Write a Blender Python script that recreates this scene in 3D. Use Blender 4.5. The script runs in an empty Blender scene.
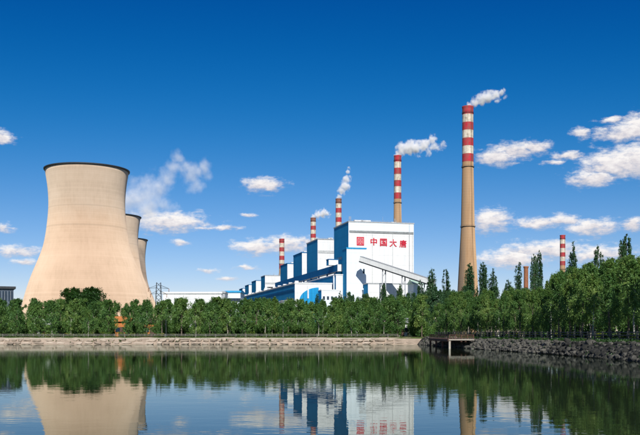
import bpy, bmesh, math, random
import numpy as np
from mathutils import Vector, Matrix

# ------------------------------------------------------------------ constants
F = 850.0            # focal length in photo pixels (640 wide)
HY = 332.5           # horizon row in the photo
EYE = 2.3            # eye height above the water
GZ = 1.4             # ground level above the water
R = math.radians
scene = bpy.context.scene
col = scene.collection

# ------------------------------------------------------------------ camera
cam_d = bpy.data.cameras.new('camera')
cam = bpy.data.objects.new('camera', cam_d)
col.objects.link(cam)
cam.location = (0, 0, EYE)
cam.rotation_euler = (R(90), 0, 0)
cam_d.sensor_width = 36
cam_d.lens = 36 * F / 640
cam_d.shift_y = (HY - 217.5) / 640
cam_d.clip_start = 0.2
cam_d.clip_end = 30000
scene.camera = cam

SUN_EL, SUN_AZ = 36.0, 7.0      # azimuth: degrees to the right of straight behind the camera
SKY_STRENGTH = 0.092
scene.view_settings.view_transform = 'Standard'
scene.view_settings.look = 'None'
scene.view_settings.exposure = 0.34
scene.view_settings.gamma = 1.0
scene.view_settings.use_curve_mapping = False
scene.cycles.use_denoising = True
scene.cycles.volume_bounces = 8
scene.cycles.max_bounces = 10
scene.cycles.transparent_max_bounces = 12
scene.cycles.volume_max_steps = 256

# ------------------------------------------------------------------ node helpers
class NT:
    def __init__(self, tree):
        self.t = tree
        tree.nodes.clear()
    def n(self, kind, **kw):
        nd = self.t.nodes.new(kind)
        for k, v in kw.items():
            setattr(nd, k, v)
        return nd
    def l(self, a, b):
        self.t.links.new(a, b)
    def put(self, sock, v):
        if hasattr(v, 'links') or isinstance(v, bpy.types.NodeSocket):
            self.l(v, sock)
        else:
            sock.default_value = v
    def m(self, op, a, b=0.0, c=None, clamp=False):
        nd = self.n('ShaderNodeMath', operation=op, use_clamp=clamp)
        self.put(nd.inputs[0], a)
        self.put(nd.inputs[1], b)
        if c is not None:
            self.put(nd.inputs[2], c)
        return nd.outputs[0]
    def v(self, op, a, b=None):
        nd = self.n('ShaderNodeVectorMath', operation=op)
        self.put(nd.inputs[0], a)
        if b is not None:
            self.put(nd.inputs[1], b)
        return nd
    def noise(self, vec, scale, detail=4.0, rough=0.55, lac=2.0):
        nd = self.n('ShaderNodeTexNoise')
        if vec is not None:
            self.l(vec, nd.inputs['Vector'])
        nd.inputs['Scale'].default_value = scale
        nd.inputs['Detail'].default_value = detail
        nd.inputs['Roughness'].default_value = rough
        nd.inputs['Lacunarity'].default_value = lac
        return nd
    def ramp(self, fac, stops):
        nd = self.n('ShaderNodeValToRGB')
        e = nd.color_ramp.elements
        while len(e) < len(stops):
            e.new(0.5)
        for el, (p, c) in zip(e, stops):
            el.position = p
            el.color = (c[0], c[1], c[2], 1) if hasattr(c, '__len__') else (c, c, c, 1)
        self.l(fac, nd.inputs[0])
        return nd.outputs[0]
    def mixc(self, fac, a, b, blend='MIX'):
        nd = self.n('ShaderNodeMix', data_type='RGBA', blend_type=blend)
        self.put(nd.inputs[0], fac)
        for i, q in ((6, a), (7, b)):
            if isinstance(q, bpy.types.NodeSocket):
                self.l(q, nd.inputs[i])
            else:
                nd.inputs[i].default_value = (q[0], q[1], q[2], 1)
        return nd.outputs[2]
    def mixf(self, fac, a, b):
        nd = self.n('ShaderNodeMix', data_type='FLOAT')
        self.put(nd.inputs[0], fac); self.put(nd.inputs[2], a); self.put(nd.inputs[3], b)
        return nd.outputs[0]

def px_dir(px, py):
    az = math.atan((px - 320) / F)
    el = math.atan((HY - py) / F * math.cos(az))
    return az, el

# ------------------------------------------------------------------ world: sky with cumulus
world = bpy.data.worlds.new('World')
scene.world = world
world.use_nodes = True
w = NT(world.node_tree)
sky = w.n('ShaderNodeTexSky', sky_type='NISHITA')
sky.sun_disc = False
sky.sun_elevation = R(SUN_EL)
sky.sun_rotation = R(180 - SUN_AZ)
sky.altitude = 1500
sky.air_density = 1.0
sky.dust_density = 0.35
sky.ozone_density = 4.0
hsv = w.n('ShaderNodeHueSaturation')
hsv.inputs['Saturation'].default_value = 1.18
w.l(sky.outputs[0], hsv.inputs['Color'])
# deep, polarised-looking blue: take the white veil out of the whole sky
veil = w.v('SUBTRACT', hsv.outputs[0], (1.09, .95, 0.80))
vs = w.n('ShaderNodeSeparateXYZ'); w.l(veil.outputs[0], vs.inputs[0])
vc = w.n('ShaderNodeCombineXYZ')
for i_ in range(3):
    w.l(w.m('SMOOTH_MAX', vs.outputs[i_], 0.0, .7), vc.inputs[i_])
veil = vc
skyc = w.v('MULTIPLY', veil.outputs[0], (1.08, .83, .86))
bg_sky = w.n('ShaderNodeBackground')
w.l(skyc.outputs[0], bg_sky.inputs[0])
bg_sky.inputs[1].default_value = SKY_STRENGTH

tc = w.n('ShaderNodeTexCoord')
sep = w.n('ShaderNodeSeparateXYZ')
w.l(tc.outputs['Generated'], sep.inputs[0])
azs = w.m('ARCTAN2', sep.outputs[0], sep.outputs[1])
hyp = w.m('SQRT', w.m('ADD', w.m('MULTIPLY', sep.outputs[0], sep.outputs[0]), w.m('MULTIPLY', sep.outputs[1], sep.outputs[1])))
els = w.m('ARCTAN2', sep.outputs[2], hyp)
cmb = w.n('ShaderNodeCombineXYZ')
w.l(azs, cmb.inputs[0]); w.l(els, cmb.inputs[1])
ae = cmb.outputs[0]
stretch = w.v('MULTIPLY', ae, (1.0, 1.9, 1.0)).outputs[0]
warp_n = w.noise(stretch, 42, 4, 0.6)
warp = w.v('MULTIPLY', w.v('SUBTRACT', warp_n.outputs['Color'], (0.5, 0.5, 0.5)).outputs[0], (0.026, 0.011, 0)).outputs[0]
aew = w.v('ADD', ae, warp).outputs[0]
CLOUDS = [  # photo px: cx, cy, rx, ry, weight
    (0, 137, 15, 8, 1), (264, 185, 25, 9, 1), (182, 243, 15, 5, .8), (172, 223, 42, 13, 1), (205, 228, 26, 4, .7),
    (12, 251, 34, 8, .8), (24, 263, 22, 5, .7), (3, 228, 12, 6, .9), (258, 247, 30, 10, 1), (285, 245, 30, 10, 1), (306, 240, 20, 7, .7),
    (225, 228, 22, 4, .7), (248, 216, 12, 4, .65), (207, 271, 18, 4, .75), (228, 279, 18, 4, .75), (245, 268, 18, 4, .7),
    (497, 157, 24, 11, 1), (516, 150, 24, 9, 1), (536, 147, 19, 8, 1), (489, 220, 25, 13, 1),
    (538, 223, 28, 8, .95), (563, 220, 22, 7, .9), (592, 227, 30, 10, 1), (512, 259, 44, 12, 1), (545, 250, 52, 11, 1), (598, 254, 44, 11, .95),
    (592, 178, 26, 10, 1.05), (614, 165, 34, 16, 1.1), (640, 160, 32, 18, 1.1), (628, 132, 34, 13, 1.0), (612, 120, 26, 5, .7), (645, 125, 20, 14, 1),
    (580, 134, 11, 8, .85), (567, 155, 24, 6, .7), (553, 162, 20, 4, .65), (634, 223, 13, 8, .95), 
   
]
rc = random.Random(11)
ell = [(px_dir(a, b), c / F, d / F, wt) for a, b, c, d, wt in CLOUDS]
for k in range(8):           # the sky goes on round the horizon outside the frame
    a = 0.52 + (2 * math.pi - 1.04) * (k + rc.random()) / 8
    if a > math.pi: a -= 2 * math.pi
    s = rc.uniform(.035, .075)
    ell.append(((a, rc.uniform(.07, .34)), s, s * rc.uniform(.3, .45), rc.uniform(.8, 1.05)))
mx = None
vv = None
for (ca, ce), rx, ry, wt in ell:
    q = w.v('MULTIPLY', w.v('SUBTRACT', aew, (ca, ce, 0)).outputs[0], (1 / rx, 1 / ry, 0)).outputs[0]
    ln = w.v('LENGTH', q).outputs['Value']
    mi = w.m('SUBTRACT', wt, ln)
    s2 = w.n('ShaderNodeSeparateXYZ'); w.l(q, s2.inputs[0])
    if mx is None:
        mx, vv = mi, s2.outputs[1]
    else:
        g = w.m('GREATER_THAN', mi, mx)
        vv = w.mixf(g, vv, s2.outputs[1])
        mx = w.m('MAXIMUM', mx, mi)
cn = w.noise(stretch, 75, 7, 0.62)
cn2 = w.noise(stretch, 26, 3, 0.5)
dens = w.m('ADD', mx, w.m('MULTIPLY', w.m('SUBTRACT', cn.outputs[0], 0.5), 1.5))
dens = w.m('ADD', dens, w.m('MULTIPLY', w.m('SUBTRACT', cn2.outputs[0], 0.5), 0.8))
wisp = w.noise(w.v('MULTIPLY', ae, (1.0, 5.0, 1.0)).outputs[0], 55, 6, .7)
dens = w.m('ADD', dens, w.m('MULTIPLY', w.m('SUBTRACT', wisp.outputs[0], 0.5), 0.8))
mr = w.n('ShaderNodeMapRange', interpolation_type='SMOOTHSTEP')
w.l(dens, mr.inputs[0])
mr.inputs[1].default_value = -0.12; mr.inputs[2].default_value = 0.78
mr.inputs[3].default_value = 0.0; mr.inputs[4].default_value = 0.96
shade = w.m('ADD', w.m('MULTIPLY', vv, 1.1), w.m('MULTIPLY', w.m('SUBTRACT', cn.outputs[0], 0.5), 2.6))
shade = w.m('ADD', shade, w.m('MULTIPLY', dens, 0.25))
cc = w.ramp(w.m('ADD', w.m('MULTIPLY', shade, 0.6), 0.45, clamp=True), [(0.0, (.50, .52, .60)), (0.42, (.74, .70, .72)), (0.85, (.97, .93, .90))])
bg_c = w.n('ShaderNodeBackground')
w.l(cc, bg_c.inputs[0])
bg_c.inputs[1].default_value = 0.82
mixs = w.n('ShaderNodeMixShader')
w.l(mr.outputs[0], mixs.inputs[0]); w.l(bg_sky.outputs[0], mixs.inputs[1]); w.l(bg_c.outputs[0], mixs.inputs[2])
wo = w.n('ShaderNodeOutputWorld')
w.l(mixs.outputs[0], wo.inputs[0])

# ------------------------------------------------------------------ sun
sd = bpy.data.lights.new('sun', 'SUN')
sd.energy = 4.2
sd.angle = R(0.53)
sd.color = (1.0, 0.955, 0.88)
so = bpy.data.objects.new('sun', sd)
col.objects.link(so)
sdir = Vector((math.sin(R(SUN_AZ)) * math.cos(R(SUN_EL)), -math.cos(R(SUN_AZ)) * math.cos(R(SUN_EL)), math.sin(R(SUN_EL))))
so.rotation_euler = (-sdir).to_track_quat('-Z', 'Y').to_euler()
so.location = (0, -50, 300)

# ------------------------------------------------------------------ geometry helpers
def P(px, py, D):
    return Vector(((px - 320) / F * D, D, EYE + (HY - py) / F * D))
def PX(px, D):
    return (px - 320) / F * D
def PZ(py, D):
    return EYE + (HY - py) / F * D

class MB:
    def __init__(self):
        self.v = []; self.f = []; self.mi = []; self.smooth = []
    def face(self, idx, m=0, s=False):
        self.f.append(tuple(idx)); self.mi.append(m); self.smooth.append(s)
    def box(self, x0, x1, y0, y1, z0, z1, m=0, mf=None):
        """mf: material per side dict keys: front(-y) back left(-x) right top bottom"""
        b = len(self.v)
        self.v += [(x0, y0, z0), (x1, y0, z0), (x1, y1, z0), (x0, y1, z0), (x0, y0, z1), (x1, y0, z1), (x1, y1, z1), (x0, y1, z1)]
        mf = mf or {}
        for nm, q in (('bottom', (0, 3, 2, 1)), ('top', (4, 5, 6, 7)), ('front', (0, 1, 5, 4)), ('right', (1, 2, 6, 5)), ('back', (2, 3, 7, 6)), ('left', (3, 0, 4, 7))):
            self.face([b + i for i in q], mf.get(nm, m))
        return self
    def tube(self, p0, p1, r0, r1=None, n=8, m=0, cap=True, s=True):
        r1 = r0 if r1 is None else r1
        p0 = Vector(p0); p1 = Vector(p1)
        d = (p1 - p0)
        if d.length < 1e-6: return self
        d.normalize()
        a = d.orthogonal().normalized(); c = d.cross(a)
        b = len(self.v)
        for p, r in ((p0, r0), (p1, r1)):
            for k in range(n):
                t = 2 * math.pi * k / n
                self.v.append(tuple(p + (a * math.cos(t) + c * math.sin(t)) * r))
        for k in range(n):
            k2 = (k + 1) % n
            self.face((b + k, b + k2, b + n + k2, b + n + k), m, s)
        if cap:
            self.face([b + k for k in range(n)][::-1], m)
            self.face([b + n + k for k in range(n)], m)
        return self
    def bar(self, p0, p1, wx, wz, m=0):
        """rectangular beam between two points, wx horizontal width, wz vertical"""
        p0 = Vector(p0); p1 = Vector(p1)
        d = (p1 - p0).normalized()
        up = Vector((0, 0, 1)) if abs(d.z) < .95 else Vector((0, 1, 0))
        s = d.cross(up).normalized(); u = s.cross(d).normalized()
        b = len(self.v)
        for p in (p0, p1):
            for a, c in ((-1, -1), (1, -1), (1, 1), (-1, 1)):
                self.v.append(tuple(p + s * (a * wx / 2) + u * (c * wz / 2)))
        for q in ((0, 1, 2, 3), (7, 6, 5, 4), (0, 4, 5, 1), (1, 5, 6, 2), (2, 6, 7, 3), (3, 7, 4, 0)):
            self.face([b + i for i in q][::-1], m)
        return self
    def lathe(self, prof, n=48, m=0, s=True, close=False):
        b = len(self.v)
        for r, z in prof:
            for k in range(n):
                t = 2 * math.pi * k / n
                self.v.append((r * math.cos(t), r * math.sin(t), z))
        rings = len(prof)
        for i in range(rings - 1 + (1 if close else 0)):
            j = (i + 1) % rings
            for k in range(n):
                k2 = (k + 1) % n
                self.face((b + i * n + k, b + i * n + k2, b + j * n + k2, b + j * n + k), m, s)
        return self
    def mesh(self, name, mats):
        me = bpy.data.meshes.new(name)
        me.from_pydata(self.v, [], self.f)
        for mt in (mats if isinstance(mats, (list, tuple)) else [mats]):
            me.materials.append(mt)
        me.polygons.foreach_set('material_index', self.mi)
        me.polygons.foreach_set('use_smooth', self.smooth)
        me.update()
        return me
    def build(self, name, mats, parent=None, loc=None):
        return link(name, self.mesh(name, mats), parent, loc)

def link(name, data, parent=None, loc=None):
    o = bpy.data.objects.new(name, data)
    col.objects.link(o)
    if parent is not None: o.parent = parent
    if loc is not None: o.location = loc
    return o
def tag(o, label=None, cat=None, group=None, kind=None):
    if label: o['label'] = label
    if cat: o['category'] = cat
    if group: o['group'] = group
    if kind: o['kind'] = kind
    return o
def thing(name, label, cat, loc=(0, 0, 0), rz=0.0, group=None):
    o = link(name, None)
    o.location = loc; o.rotation_euler = (0, 0, rz)
    o.empty_display_size = 1
    return tag(o, label, cat, group)

# ------------------------------------------------------------------ materials
def new_mat(name):
    mt = bpy.data.materials.new(name)
    mt.use_nodes = True
    t = NT(mt.node_tree)
    out = t.n('ShaderNodeOutputMaterial')
    b = t.n('ShaderNodeBsdfPrincipled')
    t.l(b.outputs[0], out.inputs[0])
    return mt, t, b, out

def plain(name, c, rough=.7, metal=0.0, var=.12, scale=1.2, coord='Object', bump=0.0, bscale=8.0, spec=.3):
    mt, t, b, out = new_mat(name)
    tcn = t.n('ShaderNodeTexCoord')
    n = t.noise(tcn.outputs[coord], scale, 5, .6)
    lo = [max(0, x * (1 - var)) for x in c]; hi = [min(1, x * (1 + var)) for x in c]
    t.l(t.ramp(n.outputs[0], [(.3, lo), (.7, hi)]), b.inputs['Base Color'])
    b.inputs['Roughness'].default_value = rough
    b.inputs['Metallic'].default_value = metal
    b.inputs['Specular IOR Level'].default_value = spec
    if bump:
        n2 = t.noise(tcn.outputs[coord], bscale, 5, .6)
        bp = t.n('ShaderNodeBump'); bp.inputs['Strength'].default_value = bump; bp.inputs['Distance'].default_value = .05
        t.l(n2.outputs[0], bp.inputs['Height']); t.l(bp.outputs[0], b.inputs['Normal'])
    return mt

def cladding(name, c, streak=.1, pitch=1.2, rough=.8):
    """profiled metal sheeting: vertical ribs, panel courses, faint rain streaks"""
    mt, t, b, out = new_mat(name)
    tcn = t.n('ShaderNodeTexCoord')
    s = t.n('ShaderNodeSeparateXYZ'); t.l(tcn.outputs['Object'], s.inputs[0])
    xy = t.m('ADD', s.outputs[0], s.outputs[1])
    st = t.v('MULTIPLY', tcn.outputs['Object'], (1.0, 1.0, .05)).outputs[0]
    n1 = t.noise(st, .55, 5, .65)
    n2 = t.noise(tcn.outputs['Object'], .06, 3, .5)
    fac = t.m('ADD', t.m('MULTIPLY', n1.outputs[0], .65), t.m('MULTIPLY', n2.outputs[0], .35))
    base = t.ramp(fac, [(.3, [x * (1 - 1.6 * streak) for x in c]), (.55, c), (.75, [min(1, x * (1 + .5 * streak)) for x in c])])
    # sheet courses every 7.5 m
    cz = t.m('FRACT', t.m('MULTIPLY', s.outputs[2], 1 / 7.5))
    joint = t.m('LESS_THAN', cz, .035)
    base = t.mixc(t.m('MULTIPLY', joint, .32), base, [x * .45 for x in c])
    t.l(base, b.inputs['Base Color'])
    b.inputs['Roughness'].default_value = rough
    b.inputs['Specular IOR Level'].default_value = .04
    wv = t.m('SINE', t.m('MULTIPLY', xy, 2 * math.pi / pitch))
    bp = t.n('ShaderNodeBump'); bp.inputs['Strength'].default_value = .25; bp.inputs['Distance'].default_value = .08
    t.l(wv, bp.inputs['Height']); t.l(bp.outputs[0], b.inputs['Normal'])
    return mt

M = {}
M['white'] = cladding('white_cladding', (.71, .725, .72), .11)
M['white2'] = cladding('pale_blue_cladding', (.70, .78, .83), .06)
M['blue'] = cladding('blue_cladding', (.022, .29, .57), .16)
M['dblue'] = cladding('dark_blue_cladding', (.008, .14, .34), .12)
M['grey_band'] = plain('grey_louvre', (.42, .44, .44), .6, var=.2, scale=.8)
M['dark'] = plain('dark_steel', (.035, .04, .045), .55, var=.3)
M['steel'] = plain('grey_steel', (.33, .35, .37), .5, var=.2)
M['red'] = plain('red_paint', (.52, .012, .035), .5, var=.15)
def weathered(name, c, dirt, amt):
    mt, t, b, out = new_mat(name)
    tcn = t.n('ShaderNodeTexCoord')
    st = t.v('MULTIPLY', tcn.outputs['Object'], (1, 1, .05)).outputs[0]
    n1 = t.noise(st, .9, 6, .7); n2 = t.noise(tcn.outputs['Object'], .35, 5, .6)
    f = t.m('MULTIPLY', t.m('SUBTRACT', t.m('ADD', n1.outputs[0], n2.outputs[0]), .82, clamp=True), amt, clamp=True)
    base = t.ramp(n2.outputs[0], [(.3, [x * .86 for x in c]), (.7, [min(1, x * 1.1) for x in c])])
    t.l(t.mixc(f, base, dirt), b.inputs['Base Color'])
    b.inputs['Roughness'].default_value = .75
    b.inputs['Specular IOR Level'].default_value = .2
    return mt
M['band_red'] = plain('chimney_red_paint', (.50, .022, .045), .6, var=.22, scale=.35)
M['band_white'] = plain('chimney_white_paint', (.76, .70, .58), .6, var=.12, scale=.35)
M['band_soot'] = plain('sooty_paint', (.22, .10, .07), .8, var=.35, scale=.4)
M['band_red'] = weathered('chimney_red_paint', (.50, .022, .045), (.22, .09, .075), 2.6)
M['band_white'] = weathered('chimney_white_paint', (.76, .70, .58), (.30, .24, .18), 2.4)
M['brick'] = plain('brown_brick', (.27, .11, .055), .85, var=.3, scale=1.5)
M['roofblue'] = plain('blue_roof', (.02, .30, .58), .5, var=.12)
M['glassdark'] = plain('dark_glass', (.012, .028, .05), .12, var=.3, scale=.4, spec=.6)
M['greywall'] = plain('grey_wall', (.10, .13, .17), .7, var=.2)
M['railgrey'] = plain('weathered_railing', (.15, .15, .125), .7, var=.3, scale=3)
M['raildark'] = plain('dark_railing', (.045, .05, .045), .6, var=.3, scale=3)
M['wood'] = plain('reddish_wood', (.095, .048, .033), .75, var=.3, scale=2.5)
M['conc'] = plain('pale_concrete', (.36, .33, .28), .85, var=.2, scale=1.5, bump=.3)
M['lamppost'] = plain('pale_pole_paint', (.62, .63, .62), .5, var=.1)
M['orange'] = plain('orange_render', (.46, .17, .05), .85, var=.2)
M['tile'] = plain('dark_tile', (.09, .055, .045), .8, var=.3)
M['coping'] = plain('coping_concrete', (.42, .38, .31), .85, var=.25, scale=.9, bump=.3)

def concrete_shaft():
    mt, t, b, out = new_mat('chimney_concrete')
    tcn = t.n('ShaderNodeTexCoord')
    s = t.n('ShaderNodeSeparateXYZ'); t.l(tcn.outputs['Object'], s.inputs[0])
    st = t.v('MULTIPLY', tcn.outputs['Object'], (1, 1, .06)).outputs[0]
    n1 = t.noise(st, .5, 5, .65)
    base = t.ramp(n1.outputs[0], [(.3, (.40, .25, .135)), (.55, (.50, .33, .19)), (.72, (.57, .39, .235))])
    cz = t.m('FRACT', t.m('MULTIPLY', s.outputs[2], 1 / 2.5))
    base = t.mixc(t.m('MULTIPLY', t.m('LESS_THAN', cz, .09), .18), base, (.2, .13, .08))
    side = t.m('ADD', t.m('MULTIPLY', s.outputs[0], -.16), t.m('MULTIPLY', t.m('SUBTRACT', n1.outputs[0], .5), 1.6))  # streaky left-flank stain that also paints in the shaft's shaded side
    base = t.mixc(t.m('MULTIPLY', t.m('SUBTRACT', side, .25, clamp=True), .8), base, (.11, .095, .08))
    t.l(base, b.inputs['Base Color'])
    b.inputs['Roughness'].default_value = .9
    b.inputs['Diffuse Roughness'].default_value = .8
    b.inputs['Specular IOR Level'].default_value = .15
    return mt
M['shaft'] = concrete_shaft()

def tower_concrete():
    mt, t, b, out = new_mat('tower_concrete')
    tcn = t.n('ShaderNodeTexCoord')
    s = t.n('ShaderNodeSeparateXYZ'); t.l(tcn.outputs['Object'], s.inputs[0])
    z = s.outputs[2]
    ang = t.m('ARCTAN2', s.outputs[1], s.outputs[0])
    # casting lifts: each ring of formwork differs a little in tone
    lift = t.m('FLOOR', t.m('MULTIPLY', z, 1 / 1.5))
    lw = t.n('ShaderNodeTexWhiteNoise', noise_dimensions='1D'); t.l(lift, lw.inputs['W'])
    zb = t.n('ShaderNodeCombineXYZ'); t.l(t.m('MULTIPLY', z, .045), zb.inputs[2])
    slow = t.noise(zb.outputs[0], 1.3, 3, .7)
    cyl = t.n('ShaderNodeCombineXYZ'); t.l(t.m('MULTIPLY', ang, 9), cyl.inputs[0]); t.l(t.m('MULTIPLY', z, .05), cyl.inputs[2])
    streak = t.noise(cyl.outputs[0], 2.2, 6, .7)
    blot = t.noise(tcn.outputs['Object'], .07, 5, .65)
    fac = t.m('ADD', t.m('MULTIPLY', t.m('SUBTRACT', lw.outputs['Value'], .5), .09), t.m('MULTIPLY', t.m('SUBTRACT', slow.outputs[0], .5), .5))
    fac = t.m('ADD', fac, t.m('MULTIPLY', t.m('SUBTRACT', streak.outputs[0], .5), .42))
    fac = t.m('ADD', fac, t.m('MULTIPLY', t.m('SUBTRACT', blot.outputs[0], .5), .55))
    warm = t.ramp(t.m('ADD', fac, .5), [(.2, (.51, .37, .255)), (.5, (.635, .475, .34)), (.8, (.70, .54, .40))])
    grey = t.ramp(t.m('ADD', fac, .5), [(.2, (.45, .355, .27)), (.5, (.58, .465, .355)), (.8, (.65, .535, .425))])
    hi = t.m('SMOOTHSTEP', z, 78, 100) if False else None
    mrn = t.n('ShaderNodeMapRange', interpolation_type='SMOOTHSTEP')
    t.l(t.m('ADD', z, t.m('MULTIPLY', t.m('SUBTRACT', blot.outputs[0], .5), 26)), mrn.inputs[0])
    mrn.inputs[1].default_value = 76; mrn.inputs[2].default_value = 104
    base = t.mixc(mrn.outputs[0], warm, grey)
    cz = t.m('FRACT', t.m('MULTIPLY', z, 1 / 1.5))
    base = t.mixc(t.m('MULTIPLY', t.m('LESS_THAN', cz, .12), .06), base, (.2, .15, .1))
    # two old construction joints
    for zj in (93.5, 79.0):
        d = t.m('ABSOLUTE', t.m('SUBTRACT', z, zj))
        base = t.mixc(t.m('MULTIPLY', t.m('LESS_THAN', d, .55), .16), base, (.2, .15, .1))
    t.l(base, b.inputs['Base Color'])
    b.inputs['Roughness'].default_value = .92
    b.inputs['Diffuse Roughness'].default_value = 1.0
    b.inputs['Specular IOR Level'].default_value = .12
    bp = t.n('ShaderNodeBump'); bp.inputs['Strength'].default_value = .15; bp.inputs['Distance'].default_value = .1
    t.l(t.m('ADD', streak.outputs[0], t.m('MULTIPLY', lw.outputs['Value'], .3)), bp.inputs['Height'])
    t.l(bp.outputs[0], b.inputs['Normal'])
    return mt
M['tower'] = tower_concrete()

def leaf_mat(name, stops=None, trans=.3):
    mt, t, b, out = new_mat(name)
    at = t.n('ShaderNodeAttribute', attribute_name='tint')
    oi = t.n('ShaderNodeObjectInfo')
    f = t.m('ADD', t.m('MULTIPLY', at.outputs['Fac'], .62), t.m('MULTIPLY', oi.outputs['Random'], .38))
    c = t.ramp(f, stops)
    df = t.n('ShaderNodeBsdfDiffuse'); tr = t.n('ShaderNodeBsdfTranslucent')
    t.l(c, df.inputs[0])
    t.l(t.mixc(.4, c, (.20, .30, .04)), tr.inputs[0])
    gl = t.n('ShaderNodeBsdfGlossy'); gl.inputs['Roughness'].default_value = .45
    gl.inputs[0].default_value = (.5, .55, .5, 1)
    m1 = t.n('ShaderNodeMixShader'); m1.inputs[0].default_value = trans
    t.l(df.outputs[0], m1.inputs[1]); t.l(tr.outputs[0], m1.inputs[2])
    m2 = t.n('ShaderNodeMixShader'); m2.inputs[0].default_value = .035
    t.l(m1.outputs[0], m2.inputs[1]); t.l(gl.outputs[0], m2.inputs[2])
    t.l(m2.outputs[0], out.inputs[0])
    return mt
M['leaf'] = leaf_mat('willow_leaf', trans=.45, stops= [(.0, (.045, .125, .040)), (.4, (.105, .225, .058)), (.7, (.175, .30, .075)), (1, (.29, .38, .10))])
M['leaf_dark'] = leaf_mat('poplar_leaf', [(.0, (.026, .075, .036)), (.5, (.052, .125, .052)), (1, (.10, .185, .07))])
M['leaf_deep'] = leaf_mat('elm_leaf', [(.0, (.014, .046, .010)), (.5, (.026, .075, .014)), (1, (.050, .110, .020))])
M['leaf_hedge'] = leaf_mat('hedge_leaf', [(.0, (.025, .070, .012)), (.6, (.07, .13, .02)), (.85, (.18, .20, .03)), (1, (.35, .30, .04))])
M['bark'] = plain('bark', (.13, .105, .08), .9, var=.35, scale=2.5)
M['bark_pale'] = plain('pale_bark', (.33, .31, .26), .9, var=.3, scale=2.0)

def ground_mat():
    mt, t, b, out = new_mat('grass_ground')
    tcn = t.n('ShaderNodeTexCoord')
    n = t.noise(tcn.outputs['Object'], .25, 7, .65)
    n2 = t.noise(tcn.outputs['Object'], 3.5, 4, .6)
    g = t.ramp(n2.outputs[0], [(.3, (.035, .062, .016)), (.7, (.085, .115, .030))])
    e = t.ramp(n2.outputs[0], [(.3, (.17, .135, .09)), (.7, (.26, .21, .15))])
    t.l(t.mixc(t.ramp(n.outputs[0], [(.5, 0.0), (.62, 1.0)]), g, e), b.inputs['Base Color'])
    b.inputs['Roughness'].default_value = .95
    b.inputs['Specular IOR Level'].default_value = .1
    bp = t.n('ShaderNodeBump'); bp.inputs['Strength'].default_value = .6; bp.inputs['Distance'].default_value = .08
    t.l(n2.outputs[0], bp.inputs['Height']); t.l(bp.outputs[0], b.inputs['Normal'])
    return mt
M['ground'] = ground_mat()

def stone_mat(name, a, c, d, sc=1.0):
    mt, t, b, out = new_mat(name)
    tcn = t.n('ShaderNodeTexCoord'); oi = t.n('ShaderNodeObjectInfo')
    off = t.v('ADD', tcn.outputs['Object'], t.v('MULTIPLY', oi.outputs['Location'], (1, 1, 1)).outputs[0]).outputs[0]
    n = t.noise(off, 1.6 * sc, 6, .65)
    f = t.m('ADD', t.m('MULTIPLY', n.outputs[0], .7), t.m('MULTIPLY', oi.outputs['Random'], .32))
    t.l(t.ramp(f, [(.25, a), (.5, c), (.75, d)]), b.inputs['Base Color'])
    b.inputs['Roughness'].default_value = .85
    b.inputs['Specular IOR Level'].default_value = .25
    bp = t.n('ShaderNodeBump'); bp.inputs['Strength'].default_value = .7; bp.inputs['Distance'].default_value = .06
    n3 = t.noise(off, 7 * sc, 5, .7)
    t.l(n3.outputs[0], bp.inputs['Height']); t.l(bp.outputs[0], b.inputs['Normal'])
    return mt
M['stone'] = stone_mat('buff_stone', (.17, .135, .105), (.35, .285, .22), (.47, .39, .31))
M['rock'] = stone_mat('dark_rock', (.012, .013, .011), (.036, .036, .031), (.13, .125, .105))
M['mud'] = plain('bank_mud', (.10, .085, .062), .95, var=.35, scale=.8, bump=.5, bscale=3)
M['mudpale'] = plain('bank_sand', (.33, .262, .20), .95, var=.25, scale=.6, bump=.5, bscale=3)
M['muddark'] = plain('dark_bank', (.035, .033, .026), .95, var=.4, scale=.8, bump=.5, bscale=3)

def water_mat():
    mt, t, b, out = new_mat('pond_water')
    tcn = t.n('ShaderNodeTexCoord')
    v1 = t.v('MULTIPLY', tcn.outputs['Object'], (.55, 1.0, 1)).outputs[0]
    n1 = t.noise(v1, .9, 3, .5)
    n2 = t.noise(v1, 3.6, 3, .5)
    patch = t.noise(tcn.outputs['Object'], .045, 3, .5)
    amp = t.ramp(patch.outputs[0], [(.38, .35), (.62, 1.0)])
    h = t.m('ADD', t.m('MULTIPLY', n1.outputs[0], .0050), t.m('MULTIPLY', n2.outputs[0], .0014))
    bp = t.n('ShaderNodeBump'); bp.inputs['Strength'].default_value = 1.0; bp.inputs['Distance'].default_value = 1.0
    t.l(t.m('MULTIPLY', h, amp), bp.inputs['Height'])
    t.t.nodes.remove(b)
    df = t.n('ShaderNodeBsdfDiffuse'); df.inputs[0].default_value = (.018, .026, .013, 1)
    gl = t.n('ShaderNodeBsdfGlossy'); gl.inputs['Roughness'].default_value = 0.0
    gl.inputs[0].default_value = (.80, .86, .84, 1)
    fr = t.n('ShaderNodeFresnel'); fr.inputs['IOR'].default_value = 1.333
    t.l(bp.outputs[0], gl.inputs['Normal']); t.l(bp.outputs[0], fr.inputs['Normal'])
    ms = t.n('ShaderNodeMixShader')
    t.l(fr.outputs[0], ms.inputs[0]); t.l(df.outputs[0], ms.inputs[1]); t.l(gl.outputs[0], ms.inputs[2])
    t.l(ms.outputs[0], out.inputs[0])
    return mt
M['water'] = water_mat()

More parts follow.
